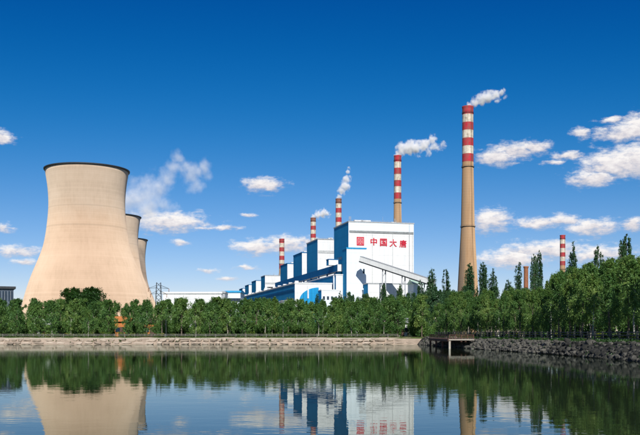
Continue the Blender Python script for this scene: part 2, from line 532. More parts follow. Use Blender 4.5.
# ------------------------------------------------------------------ setting: ground, pond, banks
FAR_Y = 163.0
def right_x(y):                       # water edge of the right bank
    pts = [(4, 30.0), (40, 26.8), (66, 25.3), (90, 24.4), (118, 21.7), (145, 19.8), (163, 18.6)]
    for (a, xa), (c, xc) in zip(pts, pts[1:]):
        if y <= c: return xa + (xc - xa) * (y - a) / (c - a)
    return pts[-1][1]
rw = random.Random(5)
edge = []                             # water outline, counter clockwise from near left
edge += [(-150 + 15 * i, 3.5 + rw.uniform(-.3, .3)) for i in range(12)]
for y in (4, 20, 40, 53, 66, 72, 78, 84, 90, 97, 104, 111, 118, 127, 136, 145, 154):
    edge.append((right_x(y) + rw.uniform(-.25, .25), y))
edge.append((18.6, FAR_Y))
x = 14.0
while x > -150:
    edge.append((x, FAR_Y + rw.uniform(-.2, .2) + (0.004 * (x + 60)))); x -= 4.0
edge.append((-150, FAR_Y)); 
for y in (130, 90, 50, 20): edge.append((-150, y))
n_e = len(edge)
def offset_ring(d):
    out = []
    for i in range(n_e):
        a = Vector(edge[i - 1]); b_ = Vector(edge[i]); c = Vector(edge[(i + 1) % n_e])
        t = (c - a).normalized()
        nrm = Vector((t.y, -t.x))     # outward of a ccw ring
        out.append((b_.x + nrm.x * d, b_.y + nrm.y * d))
    return out
ring_top = offset_ring(1.7)
ring_lip = offset_ring(1.1)
ring_bot = offset_ring(-1.2)
bm = bmesh.new()
gv = [bm.verts.new((p[0], p[1], GZ)) for p in ring_top]
S = 9000
ov = [bm.verts.new(p) for p in ((-S, -S, GZ), (S, -S, GZ), (S, S, GZ), (-S, S, GZ))]
ed = [bm.edges.new((gv[i], gv[(i + 1) % n_e])) for i in range(n_e)] + [bm.edges.new((ov[i], ov[(i + 1) % 4])) for i in range(4)]
bmesh.ops.triangle_fill(bm, use_beauty=True, use_dissolve=False, edges=ed)
for f in bm.faces:
    if f.normal.z < 0: f.normal_flip()
me = bpy.data.meshes.new('ground'); bm.to_mesh(me); bm.free()
me.materials.append(M['ground'])
tag(link('ground', me), kind='structure')

def bank_strip(name, i0, i1, mats):
    mb = MB()
    idx = [i % n_e for i in range(i0, i1 + 1)]
    rings = [(ring_top, GZ), (ring_lip, 1.12), (None, -.02), (ring_bot, -.7)]
    for rg, z in rings:
        for i in idx:
            p = edge[i] if rg is None else rg[i]
            mb.v.append((p[0], p[1], z))
    k = len(idx)
    for r_ in range(3):
        for j in range(k - 1):
            mb.face((r_ * k + j, (r_ + 1) * k + j, (r_ + 1) * k + j + 1, r_ * k + j + 1), 0 if r_ else 1, True)
    return tag(mb.build(name, mats), kind='structure')
i_r0 = 12
i_c = next(i for i, p in enumerate(edge) if p == (18.6, FAR_Y))
i_l = next(i for i, p in enumerate(edge) if p == (-150, FAR_Y))
bank_near = bank_strip('bank_near', i_l, n_e + i_r0, [M['mud'], M['ground']])
bank_right = bank_strip('bank_right', i_r0, i_c, [M['muddark'], M['muddark']])
bank_far = bank_strip('bank_far', i_c, i_l, [M['mudpale'], M['ground']])

mb = MB(); mb.v = [(-149, 1, 0), (33, 1, 0), (33, 166, 0), (-149, 166, 0)]; mb.face((0, 1, 2, 3))
tag(mb.build('pond_water', M['water']), kind='structure')

# stones: a few shared shapes
def rock_mesh(name, seed, sx, sy, sz, mat, sub=1, jit=.22, squareness=0.0):
    rr = random.Random(seed)
    b_ = bmesh.new()
    bmesh.ops.create_icosphere(b_, subdivisions=sub, radius=1.0)
    for v in b_.verts:
        c = v.co.copy()
        if squareness:
            mxc = max(abs(c.x), abs(c.y), abs(c.z))
            c = c.lerp(c / mxc * .82, squareness)
        c *= 1 + rr.uniform(-jit, jit)
        v.co = Vector((c.x * sx, c.y * sy, c.z * sz))
    m_ = bpy.data.meshes.new(name); b_.to_mesh(m_); b_.free()
    m_.materials.append(mat)
    return m_
stone_meshes = [rock_mesh('bank_stone', 20 + k, .5, .5, .5, M['stone'], 1, .07, .8) for k in range(6)]
rock_meshes = [rock_mesh('rock', 40 + k, .5, .5, .5, M['rock'], 2, .09, .3) for k in range(7)]
rs = random.Random(3)
# far bank: two courses of rough buff blocks under a concrete coping
for course, (z, h, off) in enumerate(((.22, .62, .15), (.78, .58, .62))):
    xx = -66.0 + course * .9
    while xx < 16.5:
        wd = rs.uniform(.9, 2.4)
        o = link('bank_stone', rs.choice(stone_meshes), bank_far)
        yy = FAR_Y + .004 * (xx + 60)
        o.location = (xx + wd / 2, yy + off + rs.uniform(-.1, .14), z + rs.uniform(-.06, .06))
        o.scale = (wd * rs.uniform(1.02, 1.16), rs.uniform(.55, .8), h * rs.uniform(1.0, 1.35))
        o.rotation_euler = (rs.uniform(-.10, .10) - .6, rs.uniform(-.06, .06), rs.uniform(-.1, .1) + rs.choice((0, math.pi)))
        xx += wd + (rs.uniform(.02, .14) if rs.random() < .8 else rs.uniform(.3, .9))
xx = -66.0
while xx < 16:
    wd = rs.uniform(2.6, 3.2)
    yy = FAR_Y + .004 * (xx + 60)
    mb = MB().box(-wd / 2, wd / 2, -.22, .22, -.08, .09)
    o = mb.build('coping_slab', M['coping'], bank_far, (xx + wd / 2, yy + 1.22, 1.17 + rs.uniform(-.015, .015)))
    xx += wd + .04
# right bank: loose dark rocks over the whole slope; the nearest 300 are single stones
spec = []
for row in range(6):
    y = 63.0 + row * .3
    while y < 161:
        sz = rs.uniform(.24, .62) * (1.7 if rs.random() < .1 else 1)
        t_ = (row + rs.uniform(0, 1)) / 6
        spec.append((y, right_x(y) - .12 + t_ * 1.62, .04 + t_ * 1.36, sz))
        y += sz * rs.uniform(.75, 1.5) * (1 + (y - 64) / 160)
spec.sort()
rest = bmesh.new()
for k, (y, x_, z_, sz) in enumerate(spec):
    mtx = Matrix.LocRotScale(Vector((x_, y, z_)), Matrix.Rotation(rs.uniform(0, 6.28), 3, 'Z') @ Matrix.Rotation(rs.uniform(-.5, .5), 3, 'X') , Vector((sz * rs.uniform(.8, 1.2), sz * rs.uniform(.9, 1.5), sz * rs.uniform(.5, .85))))
    me_ = rs.choice(rock_meshes)
    if k < 300:
        o = link('rock', me_, bank_right); o.matrix_local = mtx
    else:
        n0 = len(rest.verts); rest.from_mesh(me_); rest.verts.ensure_lookup_table()
        bmesh.ops.transform(rest, matrix=mtx, verts=rest.verts[n0:])
me_ = bpy.data.meshes.new('distant_rocks'); rest.to_mesh(me_); rest.free(); me_.materials.append(M['rock'])
tag(link('distant_rocks', me_, bank_right), kind='stuff')

# ------------------------------------------------------------------ cooling towers
def cooling_tower(px, D, label, scale=1.0):
    H = 123.2
    loc = (PX(px, D), D, GZ)
    t = thing('cooling_tower', label, 'cooling tower', loc, group='concrete cooling towers')
    prof = [(53.0, 0), (51.2, 7), (48.6, 15), (43.6, 33), (38.2, 48.3), (32.4, 63.4), (29.3, 80), (28.05, 94.5), (28.7, 110), (30.6, H - .8)]
    # smooth by interpolation
    zs = np.array([p[1] for p in prof]); rs_ = np.array([p[0] for p in prof])
    zq = np.linspace(0, H - .8, 62)
    # cubic through the points (natural spline)
    n = len(zs); h = np.diff(zs); A = np.zeros((n, n)); bb = np.zeros(n); A[0, 0] = A[-1, -1] = 1
    for i in range(1, n - 1):
        A[i, i - 1] = h[i - 1]; A[i, i] = 2 * (h[i - 1] + h[i]); A[i, i + 1] = h[i]
        bb[i] = 3 * ((rs_[i + 1] - rs_[i]) / h[i] - (rs_[i] - rs_[i - 1]) / h[i - 1])
    c = np.linalg.solve(A, bb)
    pr = []
    for z in zq:
        i = min(int(np.searchsorted(zs, z, 'right') - 1), n - 2)
        dx = z - zs[i]
        d_ = (c[i + 1] - c[i]) / (3 * h[i]); b1 = (rs_[i + 1] - rs_[i]) / h[i] - h[i] * (2 * c[i] + c[i + 1]) / 3
        pr.append((rs_[i] + b1 * dx + c[i] * dx ** 2 + d_ * dx ** 3, z))
    inner = [(r - .5, z) for r, z in pr[::-3]]
    mb = MB().lathe(pr + inner, 128)
    mb.build('shell', M['tower'], t)
    rt = pr[-1][0]
    mb = MB().lathe([(rt + .05, H - 1.0), (rt + .8, H - .75), (rt + .95, H - .2), (rt + .95, H + .2), (rt - .7, H + .2), (rt - .7, H - 1.2)], 128)
    mb.build('rim', M['dark'], t)
    # access ladder with cage on the right flank
    lad = MB()
    a = R(70)
    for (r0, z0), (r1, z1) in zip(pr[2:], pr[3:]):
        for s_ in (-.35, .35):
            q = a
            lad.tube(((r0 + .5) * math.cos(q) - s_ * math.sin(q), (r0 + .5) * math.sin(q) + s_ * math.cos(q), z0),
                     ((r1 + .5) * math.cos(q) - s_ * math.sin(q), (r1 + .5) * math.sin(q) + s_ * math.cos(q), z1), .05, n=4, cap=False)
    lad.build('ladder', M['steel'], t)
    return t
cooling_tower(87.2, 642, 'large pale concrete cooling tower, nearest of the three, rising behind the left trees')
cooling_tower(111.0, 899, 'middle cooling tower, half hidden behind the nearest tower')
cooling_tower(123.6, 1121, 'farthest cooling tower, a narrow strip right of the middle tower')

# ------------------------------------------------------------------ chimneys
def chimney(px, D, H, r_top, label, soot=0, nband=7, band=7.25, flare=True, plume=True):
    t = thing('chimney', label, 'chimney', (PX(px, D), D, GZ), group='red and white banded chimneys')
    Hh = H - GZ
    def rad(z):
        d = Hh - z
        if d < 56: return r_top * (1 + .035 * d / 56)
        if d < 111: return r_top * (1.035 + .225 * (d - 56) / 55)
        return r_top * (1.26 + (1.05 * (d - 111) / 99 if flare else .3 * (d - 111) / 99))
    zb = Hh - nband * band
    zl = [z for z in np.arange(0, zb, 6.0)] + [zb]
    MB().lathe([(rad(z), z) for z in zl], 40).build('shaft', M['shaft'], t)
    for k in range(nband):
        z1 = Hh - k * band; z0 = z1 - band
        red = (k % 2 == 0)
        mt = M['band_red'] if red else M['band_white']
        if k < soot and k % 2 == 0: mt = M['band_soot']
        MB().lathe([(rad(z0) + .03 + (.02 if red else 0), z0), (rad(z1) + .03 + (.02 if red else 0), z1)], 40).build('red_band' if red else 'white_band', mt, t)
    MB().lathe([(rad(Hh) + .1, Hh - 1.6), (rad(Hh) + .35, Hh - .2), (rad(Hh) + .35, Hh + .3), (rad(Hh) - .6, Hh + .3), (rad(Hh) - .6, Hh - 4)], 40).build('mouth_ring', M['band_soot'] if soot else M['band_red'], t)
    for dz in (6.0, 55.5, 110.5):
        if dz > Hh - 30: continue
        z = Hh - dz; r = rad(z)
        wd = .75 if dz > 10 else .45
        pl = MB().lathe([(r - .1, z - .35), (r + wd, z - .1), (r + wd, z + .12), (r - .1, z + .12)], 40).build('platform', M['dark'], t)
        rl = MB().lathe([(r + wd - .08, z + 1.05), (r + wd, z + 1.05), (r + wd, z + 1.17), (r + wd - .08, z + 1.17)], 40, close=True)
        for k in range(20):
            a = 2 * math.pi * k / 20
            rl.tube(((r + wd - .04) * math.cos(a), (r + wd - .04) * math.sin(a), z + .1), ((r + wd - .04) * math.cos(a), (r + wd - .04) * math.sin(a), z + 1.1), .04, n=4)
        rl.build('guard_rail', M['dark'], pl)
    lad = MB()
    a = R(-62)
    zl2 = list(np.arange(4, Hh, 8.0)) + [Hh]
    for z0, z1 in zip(zl2, zl2[1:]):
        for s_ in (-.3, .3):
            lad.tube(((rad(z0) + .25) * math.cos(a) - s_ * math.sin(a), (rad(z0) + .25) * math.sin(a) + s_ * math.cos(a), z0),
                     ((rad(z1) + .25) * math.cos(a) - s_ * math.sin(a), (rad(z1) + .25) * math.sin(a) + s_ * math.cos(a), z1), .06, n=4, cap=False)
    lad.build('ladder', M['dark'], t)
    return t
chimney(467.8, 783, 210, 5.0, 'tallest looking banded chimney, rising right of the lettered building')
chimney(397.6, 1000, 210, 4.2, 'banded chimney rising directly behind the lettered boiler house')
chimney(338.6, 1322, 210, 4.55, 'soot-topped banded chimney peeking over the left corner of the lettered building', soot=1)
chimney(313.2, 1542, 210, 4.8, 'soot-topped banded chimney above the second boiler house', soot=1)
chimney(281.8, 1888, 210, 5.6, 'leftmost banded chimney, without steam, between the far boiler houses', band=9.4)
chimney(562.6, 1379, 160, 4.2, 'small banded chimney without steam, far right above the willows', band=7.0, nband=7, flare=False)
t = thing('brick_stack', 'short brown brick stack between poplars right of the tallest chimney', 'chimney', (PX(526, 500), 500, GZ))
hb = PZ(266.3, 500) - GZ
MB().lathe([(1.75, 0), (1.35, hb * .6), (1.25, hb - 1.2)], 20).build('shaft', M['brick'], t)
MB().lathe([(1.26, hb - 1.2), (1.55, hb - .8), (1.55, hb), (1.0, hb), (1.0, hb - 2)], 20).build('crown', M['brick'], t)

# ------------------------------------------------------------------ power station blocks
ALPHA = R(14)
rv = Vector((math.cos(ALPHA), math.sin(ALPHA)))
def frame(px0, px1, pytop, D):
    """front-left base point, width of the front along rv, height above ground"""
    x0 = PX(px0, D)
    k = (px1 - 320) / F
    wdt = (k * D - x0) / (rv.x - k * rv.y)
    return (x0, D, GZ), wdt, PZ(pytop, D) - GZ
SIDES = {'front': 0, 'left': 1, 'right': 0, 'back': 0, 'top': 2, 'bottom': 0}
def block(parent, name, x0, x1, y0, y1, z0, z1, front='white', left='blue', top='steel'):
    return MB().box(x0, x1, y0, y1, z0, z1, mf=SIDES).build(name, [M[front], M[left], M[top]], parent)
def cope(parent, x0, x1, y0, y1, z, mat='dblue', th=.9, ov=.35):
    mb = MB()
    mb.box(x0 - ov, x1 + ov, y0 - ov, y0 + .3, z - .25, z + th)
    mb.box(x0 - ov, x1 + ov, y1 - .3, y1 + ov, z - .25, z + th)
    mb.box(x0 - ov, x0 + .3, y0 + .3, y1 - .3, z - .25, z + th)
    mb.box(x1 - .3, x1 + ov, y0 + .3, y1 - .3, z - .25, z + th)
    return mb.build('parapet', M[mat], parent)
def roof_kit(parent, x0, x1, y, z, seed, n=3, big=True):
    rr = random.Random(seed)
    for k in range(n):
        a = rr.uniform(x0 + 1, x1 - 4)
        if rr.random() < .5:
            MB().box(a, a + rr.uniform(2, 5), y + 3, y + 6, z, z + rr.uniform(1.2, 2.4)).build('roof_vent', M['white'], parent)
        else:
            mb = MB().tube((a, y + 2.5, z), (a, y + 2.5, z + rr.uniform(2.5, 4.5)), .22, n=8)
            mb.tube((a, y + 2.5, z + 2.2), (a, y + 2.5, z + 2.6), .34, n=8)
            mb.build('vent_pipe', M['steel'], parent)
    mb = MB()
    st = (x1 - x0) / 16
    for k in range(17):
        mb.tube((x0 + k * st, y + .35, z + .6), (x0 + k * st, y + .35, z + 1.9), .05, n=4)
    for zz in (1.3, 1.9):
        mb.tube((x0, y + .35, z + zz), (x1, y + .35, z + zz), .05, n=4)
    mb.build('roof_railing', M['steel'], parent)

# --- lettered boiler house
loc, W1, H1 = frame(348.6, 413.8, 221.8, 645)
bh = thing('boiler_house', 'largest white and blue boiler house with four red characters on its front', 'power plant building', loc, ALPHA, 'boiler houses in a row')
block(bh, 'wall', 0, W1, 0, 43, 0, H1)
cope(bh, 0, W1, 0, 43, H1, 'steel', .7)
MB().box(-.1, .9, -.12, -.02, 0, H1 - .3).build('corner_trim', M['white2'], bh)
def zf(py, D=648): return PZ(py, D) - GZ
# louvre band made of a backing and slats
zb0, zb1 = zf(232.9), zf(230.6)
lb = MB().box(.4, W1 - .4, -.25, -.02, zb0, zb1).build('louvre_band', M['grey_band'], bh)
for k in range(4):
    z = zb0 + (k + .5) * (zb1 - zb0) / 4
    MB().box(.4, W1 - .4, -.55, -.26, z - .1, z + .1).build('slat', M['grey_band'], lb)
MB().box(.4, W1 - .4, -.16, -.04, zb1 + .02, H1 - .4).build('upper_fascia', M['white2'], bh)
def along(px, D0=645, x0=loc[0]):
    k = (px - 320) / F
    return (k * D0 - x0) / (rv.x - k * rv.y)
def glyph(ch, xc, zc, size, parent):
    cu = bpy.data.curves.new('character', 'FONT')
    cu.body = ch; cu.size = size; cu.extrude = .12
    cu.align_x = 'CENTER'
    ob = bpy.data.objects.new('tmp_character', cu); col.objects.link(ob)
    bpy.context.view_layer.update()
    dg = bpy.context.evaluated_depsgraph_get()
    m_ = bpy.data.meshes.new_from_object(ob.evaluated_get(dg))
    bpy.data.objects.remove(ob)
    xs = [v.co.x for v in m_.vertices]; ys = [v.co.y for v in m_.vertices]
    cx, cy = (min(xs) + max(xs)) / 2, (min(ys) + max(ys)) / 2
    k = size / max(max(xs) - min(xs), max(ys) - min(ys))
    for v in m_.vertices:
        v.co = ((v.co.x - cx) * k, (-v.co.z), (v.co.y - cy) * k)
    # heavier strokes: shifted copies of the outline, each a few mm proud of the last
    g0 = bmesh.new(); g0.from_mesh(m_); g1 = bmesh.new()
    for j, (dx, dz) in enumerate(((0, 0), (.17, 0), (-.17, 0), (0, .11), (0, -.11))):
        tmp = g0.copy()
        bmesh.ops.translate(tmp, verts=tmp.verts[:], vec=(dx, -.006 * j, dz))
        mt_ = bpy.data.meshes.new('tmp'); tmp.to_mesh(mt_); g1.from_mesh(mt_); tmp.free(); bpy.data.meshes.remove(mt_)
    g1.to_mesh(m_); g0.free(); g1.free()
    m_.materials.clear(); m_.materials.append(M['red']); m_.name = 'character'
    return link('character', m_, parent, (xc, -.2, zc))
for ch, pxc, pyc in zip('中国大唐', (373.7, 383.4, 393.1, 402.9), (241.4, 241.9, 242.3, 242.7)):
    glyph(ch, along(pxc), zf(pyc), 5.6, bh)
# square emblem: red tile with a pale seal-like pattern
exc, ezc = along(360.3), zf(241.3)
em = MB().box(exc - 2.9, exc + 2.9, -.35, -.05, ezc - 3.2, ezc + 3.2).build('emblem', M['red'], bh)
mb = MB()
def st(a, b_, c, d): mb.box(exc + a, exc + b_, -.5, -.34, ezc + c, ezc + d)
st(-2.1, 2.1, 2.05, 2.25); st(-2.1, -1.9, -2.4, 2.05); st(1.9, 2.1, -2.4, 2.05)
st(-1.2, 1.2, 1.0, 1.2); st(-.1, .1, -2.2, 1.0); st(-1.2, -.6, .1, .28); st(.6, 1.2, .1, .28)
st(-1.1, -.9, -1.5, .1); st(.9, 1.1, -1.5, .1); st(-1.1, 1.1, -2.4, -2.22)
mb.build('emblem_pattern', M['white'], em)
roof_kit(bh, 2, W1 - 3, 1, H1, 4, 7)
for xx in (W1 * .36, W1 * .67, W1 - 1.2):
    MB().tube((xx, -.3, 0), (xx, -.3, zb0 - .3), .16, n=6).build('downpipe', M['grey_band'], bh)
for k in range(7):
    MB().box(-.14, -.03, 3.5 + k * 5.6, 6.0 + k * 5.6, 58, 60.2).build('window', M['glassdark'], bh)
    MB().box(-.14, -.03, 3.5 + k * 5.6, 6.0 + k * 5.6, 34, 36.2).build('window', M['glassdark'], bh)
mb = MB()
for q in (0, .6): mb.tube((W1 - 4 + q, -.35, 4), (W1 - 4 + q, -.35, H1 + 1), .07, n=4)
for z in np.arange(4, H1, 1.2): mb.tube((W1 - 4, -.35, z), (W1 - 3.4, -.35, z), .05, n=4)
mb.build('ladder', M['steel'], bh)
mb = MB().tube((W1 * .55, 5, H1), (W1 * .55, 5, H1 + 5.5), .1, .05, 6)
mb.build('mast', M['steel'], bh)
for a in (.8, 1.9): MB().tube((a + .6, 3, H1), (a + .6, 3, H1 + 4.5), .25, n=8).build('vent_pipe', M['steel'], bh)
MB().box(13.5, 18.5, 3, 8, H1, H1 + 2.2).build('roof_vent', M['white'], bh)
# stair and lift block standing on the left of the front
xa0, xa1 = along(342.6, 633), along(362.2, 633)
A_z = PZ(248.6, 633) - GZ
bl = block(bh, 'annex_block', xa0, xa1, -12.4, -.6, 0, A_z, 'white2', 'blue')
cope(bh, xa0, xa1, -12.4, -.6, A_z, 'blue', .8, .3)
for k in range(4):     # narrow windows on the annex
    z = 12 + k * 11
    wn = MB().box(xa1 - 2.6, xa1 - 1.2, -12.6, -12.35, z, z + 3.4).build('window', M['glassdark'], bl)
for k in range(5):     # plant openings low on the big front wall
    a = along(368 + k * 8)
    wn = MB().box(a, a + 4.2, -.22, -.04, 9, 15).build('window', M['glassdark'], bh)
    MB().box(a - .25, a + 4.45, -.32, -.20, 8.6, 8.95).build('sill', M['steel'], wn)

# --- the other boiler houses of the row
rows = [(317.6, 239.2, 769, 'second boiler house, white front and blue side, just left of the lettered one'),
        (302.0, 252.6, 899, 'third boiler house of the row, narrow white front right of its blue side'),
        (287.4, 263.6, 1030, 'fourth boiler house of the row, right beside the leftmost banded chimney'),
        (265.0, 275.6, 1263, 'fifth boiler house with a wide white front, left of the leftmost banded chimney'),
        (256.0, 280.6, 1385, 'sixth boiler house of the row, small and far, left of the wide white one'),
        (248.8, 284.8, 1506, 'seventh boiler house of the row, second smallest, far left'),
        (242.6, 288.4, 1636, 'last and smallest boiler house of the row, next to the blue-roofed shed')]
for i, (px0, py, D, lab) in enumerate(rows):
    lc, W_, H_ = frame(px0, px0 + 20, py, D)
    W_ = 51.0
    b2 = thing('boiler_house', lab, 'power plant building', lc, ALPHA, 'boiler houses in a row')
    dep = 43 if i != 3 else 34
    block(b2, 'wall', 0, W_, 0, dep, 0, H_)
    cope(b2, 0, W_, 0, dep, H_, 'steel' if i in (0, 3) else 'dblue', .7)
    if i in (0, 3):
        MB().box(.3, W_ - .3, -.3, -.03, H_ - 12.5, H_ - 10).build('louvre_band', M['grey_band'], b2)
    roof_kit(b2, 1.5, W_ - 3, 1, H_, 30 + i, 6 if i in (0, 3) else 4)
    if i in (0, 1, 2):
        # outdoor stair tower: dark frame with landings on the front
        sx = 8.0 if i else 22.0
        stt = MB()
        for q in (0, 2.6):
            stt.box(sx + q, sx + q + .35, -2.5, -2.15, 0, H_ - 8)
        stt.build('stair_frame', M['dark'], b2)
        for k in range(9):
            MB().box(sx - .3, sx + 3.2, -2.6, -.05, 6 + k * 8, 6.35 + k * 8).build('landing', M['steel'], b2)
    if i == 3:
        block(b2, 'annex_block', -3.5, 2.5, -14, -.5, 0, H_ * .78, 'white2', 'blue')
        MB().box(2.7, 24, -10, -.5, H_ * .775, H_ * .80).build('pipe_bridge', M['dark'], b2)
        for k in range(5): MB().box(6 + k * 9, 10 + k * 9, -.2, -.03, 20, 30).build('window', M['glassdark'], b2)
    else:
        for k in range(4): MB().box(3 + k * 11, 6 + k * 11, -.2, -.03, 28, 33).build('window', M['glassdark'], b2)

# --- turbine hall with arched front
lc, W_, H_ = frame(294.8, 332.0, 283.3, 630)
th = thing('turbine_hall', 'long low hall with white front and big blue arch, left of the lettered building', 'power plant building', lc, ALPHA)
block(th, 'wall', 0, W_, 0, 420, 0, H_)
cope(th, 0, W_, 0, 420, H_, 'white', .7)
def alo(px, D0=630, x0=lc[0]):
    k = (px - 320) / F
    return (k * D0 - x0) / (rv.x - k * rv.y)
ax0, ax1 = alo(299.3), alo(318.6)
zc = PZ(301, 630) - GZ; zt = PZ(287.2, 630) - GZ
# quarter-oval glazed arch
seg = 14
mb = MB(); fr, bk = [], []
for k in range(seg + 1):
    a = math.pi / 2 * k / seg
    xx = ax1 - (ax1 - ax0) * math.cos(a); zz = zc + (zt - zc) * math.sin(a)
    fr.append((xx, zz))
mb.v = [(p[0], -.4, p[1]) for p in fr] + [(ax1, -.4, 0), (ax0, -.4, 0)]
nf = len(mb.v)
mb.v += [(p[0], -.02, p[2]) for p in mb.v[:nf]]
mb.face(list(range(nf))[::-1])
for k in range(nf):
    k2 = (k + 1) % nf
    mb.face((k, k2, nf + k2, nf + k))
ar = mb.build('arch', M['blue'], th)
for k in range(1, 5):
    xx = ax0 + (ax1 - ax0) * k / 5
    q = math.acos(min(1, (ax1 - xx) / (ax1 - ax0)))
    MB().box(xx - .12, xx + .12, -.55, -.38, 0, zc + (zt - zc) * math.sin(q) - .2).build('mullion', M['dblue'], ar)
MB().box(alo(307.2), alo(308.6), -.8, -.38, zc + 2, zt + 1.6).build('pilaster', M['white'], ar)
for k in range(3):
    MB().tube((-1.3, 2, H_ - 14 + k * 1.1), (-1.3, 400, H_ - 14 + k * 1.1), .4, n=8).build('pipe', M['steel'], th)
for k in range(20):
    MB().box(-1.9, -.02, 4 + k * 20, 4.6 + k * 20, H_ - 15.2, H_ - 10.8).build('pipe_bracket', M['dark'], th)
MB().box(-.25, -.03, 1, 419, H_ - 5.4, H_ - 3.8).build('strip_window', M['dblue'], th)
xb0, xb1 = alo(318.2, 620), alo(336, 620)
zq = PZ(289.8, 620) - GZ
an = block(th, 'front_annex', xb0, xb1, -10, -.6, 0, zq, 'white2', 'blue')
cope(th, xb0, xb1, -10, -.6, zq, 'white', .5, .25)
for k in range(4):
    MB().box(xb0 + 1 + k * 3.1, xb0 + 2.6 + k * 3.1, -10.2, -9.97, zq - 7, zq - 4.5).build('window', M['glassdark'], an)
for k in range(16):
    MB().box(2, 4.6, 8 + k * 22, 11 + k * 22, H_, H_ + 2.4).build('roof_vent', M['white'], th)

# --- bunker bay and coal gallery between hall and boilers
lc, W_, H_ = frame(335.9, 343.5, 274.8, 640)
bb_ = thing('bunker_bay', 'long blue-sided bunker bay with narrow white front beside the lettered building', 'power plant building', lc, ALPHA)
block(bb_, 'wall', 0, W_ - .5, 0, 300, 0, H_)
cope(bb_, 0, W_ - .5, 0, 300, H_, 'white', .5, .3)
MB().box(-.9, .1, 4, 5.4, 0, H_ - .4).build('pilaster', M['white2'], bb_)
lc, W_, H_ = frame(337.5, 343.0, 264.3, 648)
cg = thing('coal_gallery', 'dark blue elevated coal gallery running back beside the lettered building', 'conveyor', lc, ALPHA)
block(cg, 'gallery_wall', 0, W_, 0, 250, H_ - 5.2, H_, 'white', 'dblue')
for k in range(9):
    MB().box(.4, 1.4, 6 + k * 28, 7.5 + k * 28, 0, H_ - 5.2).build('trestle_leg', M['dblue'], cg)
block(cg, 'penthouse', -4.6, 3.0, 9, 16, H_ + .02, H_ + 4.2, 'white', 'blue')
MB().box(-4.9, 3.3, 8.7, 16.3, H_ + 4.2, H_ + 4.8).build('penthouse_roof', M['dblue'], cg)

# --- conveyor sloping down to the right
p0 = P(361.0, 258.9, 622); p1 = P(433.5, 282.7, 588)
cv = thing('sloping_conveyor', 'white enclosed conveyor gallery sloping down to the right across the lettered front', 'conveyor', (p0.x, p0.y, GZ))
base = Vector((p0.x, p0.y, GZ))
d = (p1 - p0); dn = d.normalized(); sd_ = dn.cross(Vector((0, 0, 1))).normalized(); ud = sd_.cross(dn)
MB().bar(p0 - base, p1 - base, 4.2, 3.3).build('gallery_wall', M['white'], cv)
MB().bar(p0 - base + ud * 1.85, p1 - base + ud * 1.85, 4.5, .35).build('gallery_roof', M['steel'], cv)
MB().bar(p0 - base - ud * 2.1, p1 - base - ud * 2.1, 3.8, .85).build('gallery_truss', M['dark'], cv)
L = d.length
for k, tt in enumerate((.33, .60, .86)):
    q = p0 - base + d * tt
    mb = MB()
    for s_ in (-1, 1):
        mb.tube((q.x + s_ * 1.0, q.y, q.z - 2.2), (q.x + s_ * 1.7, q.y, 0), .42, n=6)
    for z in np.arange(4, q.z - 4, 6): mb.tube((q.x - 1.5, q.y, z), (q.x + 1.5, q.y, z + 5), .18, n=5)
    mb.build('trestle', M['steel'], cv)

lc, W_, H_ = frame(415.5, 436, 278.5, 600)
tr = thing('transfer_house', 'pale green-roofed transfer house at the lower end of the sloping conveyor', 'power plant building', lc, ALPHA)
M['palegreen'] = plain('pale_green_roof', (.36, .50, .42), .6, var=.15)
block(tr, 'wall', 0, W_, 4, 16, 0, H_ - 3.5, 'white2', 'white2')
mb = MB()
mb.v = [(-.6, 3.4, H_ - 3.5), (W_ + .6, 3.4, H_ - 3.5), (W_ + .6, 10, H_), (-.6, 10, H_), (W_ + .6, 16.6, H_ - 3.5), (-.6, 16.6, H_ - 3.5)]
for q in ((0, 1, 2, 3), (3, 2, 4, 5), (0, 3, 5), (1, 4, 2), (0, 5, 4, 1)): mb.face(q)
mb.build('roof', M['palegreen'], tr)
lc, W_, H_ = frame(368, 412, 283.5, 618)
lw_ = thing('low_annex', 'low white annex at the foot of the lettered front, under the conveyor', 'power plant building', lc, ALPHA)
block(lw_, 'wall', 0, W_, 0, 11, 0, H_, 'white', 'blue')
cope(lw_, 0, W_, 0, 11, H_, 'steel', .5, .25)

# --- left background sheds
def shed(name, px0, px1, py, D, dep, label, front, roof, rise=0.0, win=0):
    x0, x1 = PX(px0, D), PX(px1, D); h = PZ(py, D) - GZ
    t = thing(name, label, 'shed', ((x0 + x1) / 2, D, GZ))
    hw = (x1 - x0) / 2
    MB().box(-hw, hw, 0, dep, 0, h - 1.2).build('wall', front, t)
    mb = MB()
    mb.v = [(-hw - .5, -.6, h - 1.2), (hw + .5, -.6, h - 1.2), (hw + .5, dep + .6, h - 1.2), (-hw - .5, dep + .6, h - 1.2),
            (-hw - .5, -.6, h), (hw + .5, -.6, h), (hw + .5, dep / 2, h + rise), (-hw - .5, dep / 2, h + rise), (hw + .5, dep + .6, h), (-hw - .5, dep + .6, h)]
    for q in ((0, 3, 2, 1), (0, 1, 5, 4), (4, 5, 6, 7), (7, 6, 8, 9), (1, 2, 8, 6, 5), (0, 4, 7, 9, 3), (2, 3, 9, 8)): mb.face(q)
    mb.build('roof', roof, t)
    for k in range(win):
        a = -hw + (k + .5) * 2 * hw / win
        MB().box(a - 1.1, a + 1.1, -.2, -.03, h - 7.5, h - 5).build('window', M['glassdark'], t)
    return t
shed('long_shed', 163, 221.6, 291.8, 560, 40, 'long white shed with a plain flat front, right of the pylon', M['white'], M['white'], 1.0, 0)
shed('narrow_tower_block', 221.9, 225.0, 291.3, 561, 14, 'narrow grey block between the white shed and the blue-roofed shed', M['steel'], M['steel'])
shed('blue_roof_shed', 225.3, 240.4, 290.8, 575, 30, 'pale blue shed with bright blue roof edge, left of the boiler houses', M['white2'], M['roofblue'], .8, 5)
